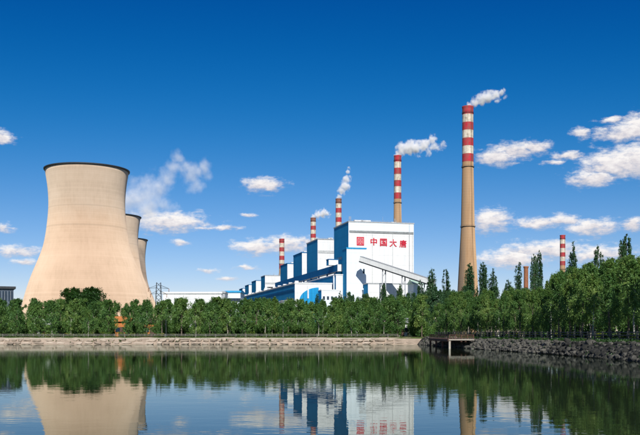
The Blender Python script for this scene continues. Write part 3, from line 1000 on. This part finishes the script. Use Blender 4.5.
# dark building at the left edge
D = 300
t = thing('office_block', 'dark flat-roofed building with tall windows at the left edge', 'building', (PX(13.6, D), D, GZ), R(24))
hd = PZ(286.6, D) - GZ
MB().box(-18, 0, 0, 14, 0, hd - .8).build('wall', M['greywall'], t)
MB().box(-18.6, .7, -.8, 14.6, hd - .8, hd).build('roof', M['dark'], t)
for k in range(9):
    for j in range(4):
        wn = MB().box(-17.6 + k * 1.98, -16.1 + k * 1.98, -.12, -.02, hd - 5.2 - j * 4.4, hd - 1.6 - j * 4.4).build('window', M['glassdark'], t)
        MB().box(-16.9 + k * 1.98, -16.8 + k * 1.98, -.2, -.11, hd - 5.2 - j * 4.4, hd - 1.6 - j * 4.4).build('mullion', M['steel'], wn)
# pylon
D = 420
t = thing('lattice_pylon', 'dark steel lattice pylon with cross arms right of the cooling towers', 'pylon', (PX(158.6, D), D, GZ), R(15))
hp = PZ(282.6, D) - GZ
mb = MB()
def wid(z): return 2.0 - 1.0 * z / hp
for sx in (-1, 1):
    for sy in (-1, 1):
        mb.tube((sx * wid(0), sy * wid(0), 0), (sx * wid(hp), sy * wid(hp), hp), .16, n=4)
z = 0.0
while z < hp - 2:
    z2 = z + 2.6
    for sx, sy, ex, ey in ((-1, -1, 1, -1), (1, -1, 1, 1), (1, 1, -1, 1), (-1, 1, -1, -1)):
        a, b_ = wid(z), wid(min(z2, hp))
        mb.tube((sx * a, sy * a, z), (ex * b_, ey * b_, min(z2, hp)), .09, n=4)
        mb.tube((ex * a, ey * a, z), (sx * b_, sy * b_, min(z2, hp)), .09, n=4)
    z = z2
mb.build('mast', M['dark'], t)
for zz, ln in ((hp - 2.6, 5.0), (hp - 5.4, 4.0)):
    mb = MB()
    for s_ in (-1, 1):
        for yy in (-.7, .7):
            mb.tube((s_ * .8, yy, zz), (s_ * ln, 0, zz - .3), .1, n=4)
            mb.tube((s_ * .8, yy, zz + 1.3), (s_ * ln, 0, zz - .3), .1, n=4)
    arm = mb.build('cross_arm', M['dark'], t)
    for s_ in (-1, 1):
        MB().tube((s_ * ln, 0, zz - .3), (s_ * ln, 0, zz - 2.0), .14, n=6).build('insulator', M['brick'], arm)
# huts glimpsed between the left trees
def hut(name, pxc, D, wd, h, wall, roof, label):
    t = thing(name, label, 'hut', (PX(pxc, D), D, GZ))
    MB().box(-wd / 2, wd / 2, 0, 4, 0, h).build('wall', wall, t)
    mb = MB()
    mb.v = [(-wd / 2 - .4, -.5, h), (wd / 2 + .4, -.5, h), (wd / 2 + .4, 4.5, h), (-wd / 2 - .4, 4.5, h), (-wd / 2 - .4, 2, h + 1.2), (wd / 2 + .4, 2, h + 1.2)]
    for q in ((0, 3, 2, 1), (0, 1, 5, 4), (2, 3, 4, 5), (1, 2, 5), (3, 0, 4)): mb.face(q)
    mb.build('roof', roof, t)
    MB().box(-.5, .5, -.12, -.02, .05, 2.1).build('door', M['tile'], t)
    for s_ in (-1, 1): MB().box(s_ * wd * .3 - .5, s_ * wd * .3 + .5, -.12, -.02, 1, 2).build('window', M['glassdark'], t)
hut('orange_hut', 122.0, 187, 3.2, 3.3, M['orange'], M['orange'], 'orange hut glimpsed between the trees below the nearest cooling tower')
hut('orange_hut', 152, 188, 4.0, 3.0, M['orange'], M['tile'], 'orange hut with dark roof glimpsed between the trees under the pylon')
hut('white_hut', 45, 181, 3.6, 2.6, M['white'], M['white'], 'small white hut glimpsed through the trees below the left edge of the nearest tower')
hut('white_hut', 402, 190, 2.4, 3.0, M['white'], M['steel'], 'small white hut glimpsed between trunks left of the pier')

# ------------------------------------------------------------------ railings, pier, lamps
def railing(name, pts, label, mat, h, step, rails, post_r, cat='railing'):
    p0 = Vector(pts[0])
    t = thing(name, label, cat, (p0.x, p0.y, GZ))
    pm = MB().box(-post_r, post_r, -post_r, post_r, 0, h + .06).mesh('post', mat)
    tot = 0
    for a, b_ in zip(pts, pts[1:]):
        a = Vector(a); b_ = Vector(b_); L = (b_ - a).length
        k = max(1, round(L / step))
        for i in range(k):
            q = a.lerp(b_, i / k)
            link('post', pm, t, (q.x - p0.x, q.y - p0.y, 0))
        for z in rails:
            MB().bar((a.x - p0.x, a.y - p0.y, z), (b_.x - p0.x, b_.y - p0.y, z), .07, .09).build('rail', mat, t)
    return t
far_pts = [(-68 + 11.9 * i, FAR_Y + 3.3 + .004 * (-8 + 11.9 * i)) for i in range(8)]
railing('bank_railing', far_pts, 'low pale grey railing along the far bank under the willows', M['railgrey'], .58, 2.1, (.28, .55), .07)
right_pts = [(right_x(y) + 2.6, y) for y in (64, 78, 92, 106, 120, 134, 148, 160)]
railing('bank_railing', right_pts, 'dark post and rail fence along the right bank', M['raildark'], .95, 2.0, (.35, .65, .92), .075)

# pier: a deck along the bank near the corner
PY = 122.0
t = thing('pier', 'small wooden viewing pier with reddish railing, jutting out from the right bank', 'pier', (PX(449, PY), PY, 0))
ox = t.location.x
x1 = right_x(PY) + .7 - ox; y1 = 22.0
x0 = 0.0
k = 0
while k * .6 < y1:
    MB().box(x0, x1, k * .6, k * .6 + .57, 1.27, 1.33).build('deck_board', M['wood'], t); k += 1
MB().box(x0 - .05, x1, -.16, -.02, 1.18, 1.34).build('deck_edge', M['conc'], t)
MB().box(x0 - .18, x0 - .02, -.02, y1, 1.08, 1.34).build('deck_edge', M['wood'], t)
for xx in (x0 + .2, x0 + 1.8, x1 - 1.2):
    MB().box(xx - .12, xx + .12, .05, y1, .95, 1.26).build('joist', M['wood'], t)
for yy, mt in ((-.12, 'conc'), (7, 'wood'), (14, 'wood'), (21, 'wood')):
    MB().box(x0 - .05, x0 + .22, yy, yy + .27, -1.2, 1.07 if yy < 0 else .94).build('pillar', M[mt], t)
pm = MB().box(-.05, .05, -.05, .05, 0, .66).mesh('railing_post', M['wood'])
for i in range(5):
    link('railing_post', pm, t, (x0 + .05 + i * (x1 - x0 - .1) / 4, .05, 1.33))
for i in range(1, 14):
    link('railing_post', pm, t, (x0 + .05, .05 + i * (y1 - .1) / 13, 1.33))
for z in (1.56, 1.77, 1.96):
    MB().box(x0, x1, .02, .08, z - .035, z + .035).build('rail', M['wood'], t)
    MB().box(x0 + .02, x0 + .08, .08, y1, z - .035, z + .035).build('rail', M['wood'], t)

def lamp(px, D, h, label):
    t = thing('lamp_post', label, 'lamp post', (PX(px, D), D, GZ), group='pale lamp posts by the pond')
    MB().tube((0, 0, 0), (0, 0, .5), .13, .12, 10).build('base', M['lamppost'], t)
    MB().tube((0, 0, .5), (0, 0, h), .075, .05, 10).build('pole', M['lamppost'], t)
    MB().box(-.3, .3, -.03, .03, h - .02, h + .05).build('arm', M['lamppost'], t)
    for s_ in (-1, 1):
        MB().lathe([(.02, .12), (.10, .05), (.13, -.06), (.08, -.16), (.01, -.18)], 10).build('lamp_head', M['lamppost'], t, (s_ * .3, 0, h - .1))
lamp(166, 171.8, 6.0, 'pale lamp post on the far bank below the white shed')
lamp(230, 172.0, 5.4, 'pale lamp post on the far bank below the blue-roofed shed')
lamp(499, 130, 5.6, 'pale lamp post on the right bank just right of the tallest chimney')
lamp(551, 110, 6.0, 'pale lamp post on the right bank left of the small banded chimney')

# ------------------------------------------------------------------ trees
def leaves_mesh(name, centers, radii, n_per, size, mat, seed, droop=0.0, flat=.8, up=0.0):
    """many small leaf quads in clumps; colour value per leaf in attribute tint"""
    g = np.random.default_rng(seed)
    V, T = [], []
    for (c, r) in zip(centers, radii):
        n = n_per
        d = g.normal(size=(n, 3)); d /= np.linalg.norm(d, axis=1)[:, None]
        rad = r * np.abs(g.normal(.62, .32, (n, 1)))
        p = d * rad; p[:, 2] *= flat
        if droop: p[:, 2] -= droop * g.random(n) ** 2 * r * 1.6
        p += c
        V.append(p); T.append(np.clip(g.normal(.0, .14, n) + g.normal(.5, .2), 0, 1))
    p = np.concatenate(V); tint = np.concatenate(T); N = len(p)
    axis = p - p.mean(0) * np.array([1, 1, .85])
    axis /= np.linalg.norm(axis, axis=1)[:, None] + 1e-6
    nrm = g.normal(size=(N, 3)) * .62 + axis * .75; nrm[:, 2] += .25
    nrm /= np.linalg.norm(nrm, axis=1)[:, None]
    a = g.normal(size=(N, 3))
    if droop: a = a * .55 + np.array([0, 0, -1.0])
    if up: a = a * .6 + np.array([0, 0, up])
    a -= nrm * (a * nrm).sum(1)[:, None]
    a /= np.linalg.norm(a, axis=1)[:, None]
    b_ = np.cross(nrm, a)
    s = size * g.uniform(.65, 1.35, (N, 1))
    L = a * s * 1.0; Wd = b_ * s * .34
    quad = np.stack([p - L, p + Wd, p + L, p - Wd], 1).reshape(-1, 3)
    me = bpy.data.meshes.new(name)
    me.vertices.add(N * 4); me.vertices.foreach_set('co', quad.astype(np.float32).ravel())
    me.loops.add(N * 4); me.loops.foreach_set('vertex_index', np.arange(N * 4, dtype=np.int32))
    me.polygons.add(N); me.polygons.foreach_set('loop_start', np.arange(0, N * 4, 4, dtype=np.int32))
    me.update()
    at = me.attributes.new('tint', 'FLOAT', 'FACE')
    at.data.foreach_set('value', tint.astype(np.float32))
    me.materials.append(mat)
    me.validate()
    return me

def trunk_mesh(name, h, r0, seed, mat, limbs=6, spread=1.6, start=.38, lean=.25):
    rr = random.Random(seed)
    mb = MB()
    pts = [Vector((0, 0, -.15))]
    k = 6
    for i in range(1, k + 1):
        pts.append(Vector((rr.uniform(-1, 1) * lean * i / k, rr.uniform(-1, 1) * lean * i / k, h * i / k)))
    for i in range(k):
        ra = r0 * (1 - .8 * i / k); rb = r0 * (1 - .8 * (i + 1) / k)
        if i == 0: ra *= 1.15
        mb.tube(pts[i], pts[i + 1], ra, rb, 7, cap=False)
    for j in range(limbs):
        f = start + (1 - start) * .8 * j / limbs
        i = min(k - 1, int(f * k)); b0 = pts[i].lerp(pts[i + 1], f * k - i)
        a = j * 2.4 + rr.uniform(-.5, .5); ln = spread * rr.uniform(.7, 1.2) * (1.1 - .5 * f)
        q = b0 + Vector((math.cos(a) * ln * .5, math.sin(a) * ln * .5, ln * .55))
        e = q + Vector((math.cos(a) * ln * .6, math.sin(a) * ln * .6, ln * .35))
        rl = r0 * .42 * (1 - .5 * f)
        mb.tube(b0, q, rl, rl * .65, 5, cap=False); mb.tube(q, e, rl * .65, rl * .2, 5, cap=False)
    return mb.mesh(name, mat)

def willow(seed, h=8.0, wdt=2.3, n_clump=46, n_per=150, size=.2, mat='leaf', low=.26, bark='bark', point=.5):
    """round-topped, loosely hanging crown of unit height h"""
    rr = random.Random(seed)
    cs, rs_ = [], []
    zc, hz = h * (low + 1) / 2, h * (1 - low) / 2
    lop = rr.uniform(0, 6.28)
    pf = lambda f: ((f + .12) ** .5) * ((1.03 - f) ** point)
    pmax = max(pf(q / 40) for q in range(41))
    for i in range(n_clump):
        f = rr.random() ** .85
        a = rr.uniform(0, 6.28); rad = rr.random() ** .45
        k = 1 + .22 * math.cos(3 * a + lop) + .15 * math.sin(5 * a + 2 * lop)
        r = rr.uniform(.38, .85) * wdt / 2.0 * (1.1 - .45 * f)
        q = wdt * pf(f) / pmax * rad * k * .9
        cs.append(np.array([q * math.cos(a), q * math.sin(a), h * (low + (1 - low) * f) - r * .4])); rs_.append(r)
    for i in range(8):      # leading shoots break the outline
        a = rr.uniform(0, 6.28); q = wdt * rr.uniform(.0, .6); zt_ = h * rr.uniform(.86, 1.0) - q * .35
        for j in range(3):
            cs.append(np.array([math.cos(a) * q, math.sin(a) * q, zt_ - j * .35])); rs_.append((.16 + .09 * j) * wdt / 1.9)
    crown = leaves_mesh('crown', cs, rs_, n_per, size, M[mat], seed, droop=.8, flat=1.0)
    tr_ = trunk_mesh('trunk', h * .82, .14 * wdt / 2.0, seed, M[bark], 7, wdt * .8)
    return crown, tr_
def poplar(seed, h=16.0, wdt=1.6, n_per=27, size=.21):
    rr = random.Random(seed)
    cs, rs_ = [], []
    shoots = [(0, 0, h * .25, h)]
    for k in range(24):
        a = k * 2.4 + rr.uniform(-.4, .4); q = wdt * rr.uniform(.3, .95)
        z0 = h * rr.uniform(.1, .68); z1 = min(h * .97, z0 + h * rr.uniform(.24, .42))
        shoots.append((math.cos(a) * q, math.sin(a) * q, z0, z1))
    for sx_, sy_, z0, z1 in shoots:
        n = max(5, int((z1 - z0) / .62))
        for i in range(n):
            f = (i + rr.random()) / n
            u = .35 + .65 * min(1, f * 2)     # leaves the trunk, then turns upright
            z = z0 + (z1 - z0) * f
            k = 1 - .7 * max(0, z / h - .45) / .55
            cs.append(np.array([sx_ * u * k + rr.uniform(-.12, .12), sy_ * u * k + rr.uniform(-.12, .12), z]))
            rs_.append(rr.uniform(.3, .55) * (1.15 - .65 * f))
    crown = leaves_mesh('crown', cs, rs_, n_per, size, M['leaf_dark'], seed, flat=1.6, up=1.3)
    tr_ = trunk_mesh('trunk', h * .93, .2, seed, M['bark'], 12, 1.3, .12, .15)
    return crown, tr_

far_w = [willow(100 + k, 7.6, 1.6 + .18 * (k % 4), 44, 88, .17, low=.20, point=(.45, .6, .8)[k % 3], bark='bark_pale' if k % 2 else 'bark') for k in range(9)]
near_w = [willow(200 + k, 8.6, 1.6 + .2 * (k % 3), 46, 130, .13, low=.27, point=(.6, .8, 1.0)[k % 3], bark='bark_pale' if k % 3 == 0 else 'bark') for k in range(6)]
big_e = [willow(300 + k, 13.0, 4.4, 130, 170, .28, mat='leaf_deep', low=.2) for k in range(2)]
mid_e = [willow(320 + k, 12.5, 2.8, 60, 130, .28, mat='leaf_dark', low=.15) for k in range(3)]
pops = [poplar(400 + k, 16.0, 1.9 + .35 * (k % 2)) for k in range(5)]

def put_tree(name, kind, loc, s, rz, label, group, cat='tree', sx=1.0):
    t = thing(name, label, cat, loc, rz, group)
    t.scale = (s * sx, s * sx, s)
    link('crown', kind[0], t); link('trunk', kind[1], t)
    return t

ORD = ['first', 'second', 'third', 'fourth', 'fifth', 'sixth', 'seventh', 'eighth', 'ninth', 'tenth', 'eleventh', 'twelfth']
def lm_far(px):
    for lim, s in ((26, 'below the dark building at the left edge'), (130, 'below the nearest cooling tower'), (162, 'below the lattice pylon'),
                   (222, 'below the long white shed'), (265, 'below the smallest boiler houses'), (294, 'below the leftmost banded chimney'),
                   (346, 'below the arched turbine hall'), (416, 'below the red lettered front'), (700, 'left of the pier')):
        if px < lim: return s
def lm_right(px):
    for lim, s in ((478, 'behind the pier'), (520, 'between the pier and the brown brick stack'), (558, 'left of the small banded chimney'), (596, 'just right of the small banded chimney'), (900, 'at the right edge of the picture')):
        if px < lim: return s
rt = random.Random(77)
SKYL = [(-80, 301), (0, 301), (60, 303), (130, 302), (200, 300), (260, 301), (330, 302), (400, 299), (450, 297), (475, 295), (510, 293), (540, 290), (550, 283), (560, 274), (575, 270), (600, 266), (620, 259), (640, 259), (760, 255)]
def top_scale(px, D, h, lo, hi):
    for (a, ya), (c, yc) in zip(SKYL, SKYL[1:]):
        if px <= c:
            y = ya + (yc - ya) * (px - a) / (c - a); break
    else: y = 255
    return (PZ(y + rt.uniform(lo, hi), D) - GZ) / h
def gap_ok(px):    # openings through which the huts show
    return not any(abs(px - c) < 6 for c in (122.5, 151.5, 45, 404))
front = []
xx = -67.0
while xx < 17.5:
    yy = 169.6 + rt.uniform(-1.0, 1.6)
    if not any(abs(320 + F * xx / yy - c) < 2.4 for c in (122.5, 151.5, 404)): front.append((xx, yy))
    xx += rt.uniform(2.7, 4.0)
seen = {}
for x_, y_ in front:
    px = 320 + F * x_ / y_
    s = lm_far(px); k = seen.get(s, 0); seen[s] = k + 1
    put_tree('willow_tree', rt.choice(far_w), (x_, y_, GZ), top_scale(px, y_, 7.5, -3.5, 8), rt.uniform(0, 6.28),
             f'{ORD[k]} front-row willow from the left {s}', 'willows along the far bank', sx=rt.uniform(.92, 1.12))
for row, (y0, s0, s1, st_) in enumerate(((175.5, .88, 1.06, 3.2), (182, .9, 1.08, 3.4), (191, .92, 1.12, 3.6), (203, .95, 1.14, 4.0))):
    xx = -.39 * y0 - 2 + rt.uniform(0, 2)
    while xx < 22:
        yy = y0 + rt.uniform(-2, 2)
        px = 320 + F * xx / yy
        if row >= 2 or gap_ok(px):
            s = lm_far(px)
            put_tree('willow_tree', rt.choice(far_w), (xx, yy, GZ), top_scale(px, yy, 7.5, -4.5, 4), rt.uniform(0, 6.28),
                     f'willow behind the far bank front row, {s}', f'rear willows {s}', sx=rt.uniform(.95, 1.2))
        xx += st_ * rt.uniform(.8, 1.25)
# right bank
seen = {}
y = 166.0
while y > 72:
    x_ = right_x(y) + 4.4 + rt.uniform(-.5, .7)
    px = 320 + F * x_ / y
    if px < 700:
        s = lm_right(px); k = seen.get(s, 0); seen[s] = k + 1
        put_tree('willow_tree', rt.choice(near_w), (x_, y, GZ), top_scale(px, y, 8.5, -2, 9), rt.uniform(0, 6.28),
                 f'{ORD[k]} bank-side willow from the left {s}', 'willows along the right bank')
    y -= rt.uniform(3.2, 4.8)
for dx, st_, s0, s1 in ((9.0, 4.6, .9, 1.1), (15, 5.4, .95, 1.14), (22, 5.4, 1.0, 1.2)):
    y = 174.0 + dx * .5
    while y > 78:
        x_ = right_x(min(y, 163)) + dx + rt.uniform(-1.2, 1.2)
        px = 320 + F * x_ / y
        if px < 690:
            s = lm_right(px)
            put_tree('willow_tree', rt.choice(near_w), (x_, y, GZ), top_scale(px, y, 8.5, -5, 5), rt.uniform(0, 6.28),
                     f'willow behind the bank-side row, {s}', f'rear willows {s}', sx=rt.uniform(.95, 1.15))
        y -= st_ * rt.uniform(.8, 1.25)
# tall dark round trees before the near cooling tower
for (px, py, D, lab) in ((74, 286.0, 232, 'left of two dark round trees before the nearest cooling tower'),
                         (92, 285.2, 238, 'right of two dark round trees before the nearest cooling tower')):
    s = (PZ(py, D) - GZ) / 13.6
    put_tree('round_tree', big_e[px % 2], (PX(px, D), D, GZ), s, px, lab, 'dark round trees')
# poplars
POP = [(384, 283, 250, 'slim dark poplar before the right half of the lettered front, left of two'), (400, 284, 252, 'slim dark poplar before the right half of the lettered front, right of two'),
       (420, 280, 256, 'dark poplar at the lower end of the sloping conveyor'), (431.5, 268, 260, 'tall dark poplar just right of the sloping conveyor end'),
       (446.5, 269, 240, 'tall dark poplar just left of the tallest chimney'), (469.5, 263, 200, 'slim dark poplar standing right before the foot of the tallest chimney'),
       (483, 262, 200, 'slim dark poplar just right of the foot of the tallest chimney'), (493, 268.5, 215, 'smaller dark poplar, second right of the tallest chimney'),
       (508, 279, 215, 'short dark poplar midway between the tallest chimney and the brick stack'), (519, 262, 185, 'dark poplar touching the left side of the brick stack'),
       (534, 254, 172, 'dark poplar right of the brick stack, left of a close pair'), (539.5, 250.5, 176, 'dark poplar right of the brick stack, right of a close pair'),
       (573.5, 242, 150, 'tall dark poplar just right of the small banded chimney'), (598, 245, 150, 'dark poplar midway between the small banded chimney and the right edge'),
       (621, 240, 140, 'dark poplar near the right edge, left of a close pair'), (626.5, 234, 142, 'tallest dark poplar near the right edge, right of a close pair'),
       (638, 262, 130, 'short dark poplar at the right edge'), (340, 291, 255, 'short dark poplar before the turbine hall, left of the lettered front'), (317, 293, 255, 'low dark poplar before the blue arch')]
for i, (px, py, D, lab) in enumerate(POP):
    s = (PZ(py, D) - GZ) / 16.0
    put_tree('poplar_tree', pops[i % 5], (PX(px, D), D, GZ), s, i * 1.7, lab, 'dark poplars behind the willows', sx=(.62 if 530 < px < 545 else .85) if D < 190 else 1.0)
for i in range(16):
    px = 414 + i * 8.2 + rt.uniform(-3, 3); D = 222 + rt.uniform(-14, 20)
    py = 286 + rt.uniform(-3, 6)
    s = (PZ(py, D) - GZ) / 13.0
    put_tree('broad_tree', mid_e[i % 3], (PX(px, D), D, GZ), s, i * 2.1, 'dark mid-height tree in the belt behind the right willows', 'dark tree belt behind the right willows', sx=rt.uniform(.7, 1.0))
for i, px in enumerate((350, 366, 392, 408)):
    D = 236; py = 290 + (i * 7) % 5
    s = (PZ(py, D) - GZ) / 13.0
    put_tree('broad_tree', mid_e[i % 3], (PX(px, D), D, GZ), s, i * 1.3, 'dark mid-height tree before the foot of the lettered building', 'dark trees before the lettered building', sx=.75)

# hedge shrubs by the railing
def shrub(seed):
    rr = random.Random(seed); cs, rs_ = [], []
    for i in range(12):
        cs.append(np.array([rr.uniform(-.7, .7), rr.uniform(-.45, .45), rr.uniform(.15, .75)])); rs_.append(rr.uniform(.25, .42))
    return leaves_mesh('foliage', cs, rs_, 70, .13, M['leaf_hedge'], seed)
shr = [shrub(500 + k) for k in range(4)]
stem_m = MB().tube((0, 0, -.1), (0, 0, .5), .05, .02, 6).tube((0, 0, .15), (.3, .1, .6), .03, .012, 5).tube((0, 0, .2), (-.3, -.1, .6), .03, .012, 5).mesh('stem', M['bark'])
xx = -66.0
while xx < 15:
    yy = 167.6 + rt.uniform(-.5, .4)
    px = 320 + F * xx / yy
    lab = 'low hedge shrub with yellowish tips behind the far railing' if px > 335 else 'low green shrub behind the far railing at the foot of the willows'
    t = thing('hedge_shrub', lab, 'shrub', (xx, yy, GZ), rt.uniform(0, 6.28), 'yellowish hedge shrubs' if px > 335 else 'low green shrubs')
    t.scale = (1, 1, rt.uniform(.7, 1.2))
    link('foliage', rt.choice(shr), t); link('stem', stem_m, t)
    xx += rt.uniform(1.0, 1.6) if px > 335 else rt.uniform(1.3, 3.4)
def bush(seed):
    rr = random.Random(seed); cs, rs_ = [], []
    for i in range(22):
        cs.append(np.array([rr.uniform(-1.5, 1.5), rr.uniform(-1.0, 1.0), rr.uniform(.3, 2.2)])); rs_.append(rr.uniform(.5, .8))
    return leaves_mesh('foliage', cs, rs_, 80, .2, M['leaf'], seed)
bsh = [bush(540 + k) for k in range(3)]
for y0 in (179, 187, 198):
    xx = -.385 * y0
    while xx < 30:
        px = 320 + F * xx / y0
        if y0 > 190 or gap_ok(px):
            t = thing('understory_bush', f'shady bush between the far willow trunks, {lm_far(px)}', 'bush', (xx, y0 + rt.uniform(-1.5, 1.5), GZ), rt.uniform(-.4, .4), f'shady bushes {lm_far(px)}')
            t.scale = (1, 1, rt.uniform(.8, 1.3))
            link('foliage', rt.choice(bsh), t); link('stem', stem_m, t)
        xx += rt.uniform(2.4, 3.6)
y = 172.0
while y > 84:
    x_ = right_x(min(y, 163)) + 26 + rt.uniform(-3, 3)
    if 320 + F * x_ / y < 690:
        t = thing('understory_bush', 'shady bush growing between the trunks behind the right bank willows', 'bush', (x_, y, GZ), rt.uniform(1.2, 1.9), 'shady bushes under the right willows')
        t.scale = (1.2, 1.2, rt.uniform(.9, 1.4))
        link('foliage', rt.choice(bsh), t); link('stem', stem_m, t)
    y -= rt.uniform(2.2, 3.4)
y = 160.0
while y > 70:
    x_ = right_x(y) + 3.6 + rt.uniform(0, 3)
    t = thing('hedge_shrub', 'low green shrub under the willows of the right bank', 'shrub', (x_, y, GZ), rt.uniform(0, 6.28), 'shrubs of the right bank')
    t.scale = (1.1, 1.1, rt.uniform(.7, 1.1))
    link('foliage', rt.choice(shr), t); link('stem', stem_m, t)
    y -= rt.uniform(2, 4.5)

# ------------------------------------------------------------------ steam
def steam(label, spheres, density, nscale, name='steam_plume', rag=1.9, soft=.95, group=None):
    """spheres: (px, py, r_px, weight) at distance D -> one closed hull with a lumpy volume inside"""
    D = spheres[0][4]
    o0 = P(spheres[0][0], spheres[0][1], D)
    sp = []
    for px, py, r, wt, DD in spheres:
        sp.append((P(px, py, DD) - o0, r / F * DD, wt))
    bm_ = bmesh.new()
    for c, r, wt in sp:
        g = bmesh.ops.create_icosphere(bm_, subdivisions=1, radius=r * 1.45)
        for v in g['verts']: v.co = v.co + c
    res = bmesh.ops.convex_hull(bm_, input=bm_.verts[:])
    bmesh.ops.delete(bm_, geom=[e for e in res['geom_interior'] if isinstance(e, bmesh.types.BMVert)], context='VERTS')
    me_ = bpy.data.meshes.new(name); bm_.to_mesh(me_); bm_.free()
    mt = bpy.data.materials.new('steam'); mt.use_nodes = True
    t = NT(mt.node_tree)
    out = t.n('ShaderNodeOutputMaterial')
    tcn = t.n('ShaderNodeTexCoord'); pos = tcn.outputs['Object']
    wn = t.noise(pos, nscale * .8, 2, .5)
    ravg = sum(s_[1] for s_ in sp) / len(sp)
    wp = t.v('SCALE', t.v('SUBTRACT', wn.outputs['Color'], (.5, .5, .5)).outputs[0])
    wp.inputs['Scale'].default_value = ravg * 1.3
    posw = t.v('ADD', pos, wp.outputs[0]).outputs[0]
    mx_ = None
    for c, r, wt in sp:
        dd = t.v('DISTANCE', posw, tuple(c)).outputs['Value']
        mi = t.m('MULTIPLY_ADD', dd, -1 / r, wt)
        mx_ = mi if mx_ is None else t.m('MAXIMUM', mx_, mi)
    nn = t.noise(pos, nscale * 2.2, 6, .65)
    f = t.m('ADD', mx_, t.m('MULTIPLY', t.m('SUBTRACT', nn.outputs[0], .5), rag))
    f = t.m('MULTIPLY', t.m('POWER', t.m('MULTIPLY', f, 1 / soft, clamp=True), 1.35), density)
    pv = t.n('ShaderNodeVolumePrincipled')
    pv.inputs['Color'].default_value = (1, 1, 1, 1)
    pv.inputs['Anisotropy'].default_value = -.3
    t.l(f, pv.inputs['Density'])
    t.l(pv.outputs[0], out.inputs['Volume'])
    me_.materials.append(mt)
    mt.cycles.volume_step_rate = .35
    o = link(name, me_, None, o0)
    return tag(o, label, 'steam', group)
steam('white steam trailing right from the tallest chimney', [(469, 106, 4, 1, 783), (475, 102, 5.5, 1, 783), (482, 99, 7, 1, 783), (489, 97, 6.5, 1, 783), (496, 95, 5, .95, 783), (501, 93, 4.5, .85, 783), (505, 90, 4, .6, 783), (506, 97, 5, .5, 783), (498, 101, 6, .55, 783)], .85, .12, group='steam plumes')
steam('white steam puff drifting right from the chimney behind the lettered building', [(398, 155, 4.5, 1, 1000), (402, 149, 7, 1, 1000), (409, 148, 8, 1, 1000), (417, 148, 7.5, .95, 1000), (425, 145, 7, .9, 1000), (433, 140, 6, .85, 1000), (435, 147, 8, .65, 1000), (443, 145, 8, .5, 1000), (428, 153, 7, .55, 1000)], .75, .10, group='steam plumes')
steam('thin white steam rising steeply from the soot-topped chimney left of the lettered building', [(339, 197, 3, 1, 1322), (341.5, 191, 4.6, 1, 1322), (344.5, 186, 5.5, 1, 1322), (346.5, 179, 4.5, .95, 1322), (348, 172.5, 3, .85, 1322), (349, 168, 3, .65, 1322), (351, 177, 4, .5, 1322)], .55, .10, group='steam plumes')
steam('small white steam puff beside the soot-topped chimney above the second boiler house', [(313.5, 217, 3, 1, 1542), (318, 214.5, 4.5, 1, 1542), (323, 213.5, 5, 1, 1542), (328, 213.8, 3.8, .9, 1542)], .55, .09, group='steam plumes')
steam('large soft steam cloud drifting right behind the cooling towers', [(126, 203, 18, 1, 1010), (138, 195, 19, 1, 1010), (150, 189, 17, 1, 1010), (160, 187, 14, .95, 1010), (167, 179, 12, .95, 1010), (172, 169, 11, .95, 1010), (176, 160, 10, .95, 1010), (184, 168, 11, .9, 1010), (193, 173, 13, .95, 1010), (203, 168, 12, .9, 1010), (208, 176, 10, .7, 1010), (197, 186, 13, .8, 1010), (148, 208, 19, .95, 1010), (165, 203, 16, .75, 1010)], .10, .040, rag=2.3, soft=1.4, group='steam plumes')

# ------------------------------------------------------------------ weeds along the banks
def weeds(name, pts, seed, label_mat, n_per=26, size=.16, r=.32):
    rr = random.Random(seed)
    cs = [np.array(p) for p in pts]; rs_ = [rr.uniform(.5, 1.2) * r for _ in pts]
    me_ = leaves_mesh('weeds', cs, rs_, n_per, size, label_mat, seed, flat=.9, up=1.5)
    return tag(link(name, me_), 'ragged green weeds along the water side', 'weeds', kind='stuff')
pts = []
for k in range(520):
    y = 63 + 98 * rt.random() ** 1.2
    t_ = min(1.0, abs(rt.gauss(.95, .3)))
    pts.append((right_x(y) - .2 + t_ * 2.1, y, .1 + t_ * 1.38))
weeds('bank_weeds', pts, 900, M['leaf_deep'], 40, .10, .30)['label'] = 'ragged weeds among the rocks of the right bank'
pts = []
for k in range(420):
    xx = rt.uniform(-66, 17); yy = FAR_Y + .004 * (xx + 60)
    if rt.random() < .8: pts.append((xx, yy + rt.uniform(1.6, 2.6), GZ + .05))
    else: pts.append((xx, yy + rt.uniform(.1, .9), rt.uniform(.3, 1.0)))
weeds('bank_weeds', pts, 901, M['leaf_hedge'], 18, .13, .22)['label'] = 'thin weeds along the stone edge of the far bank'
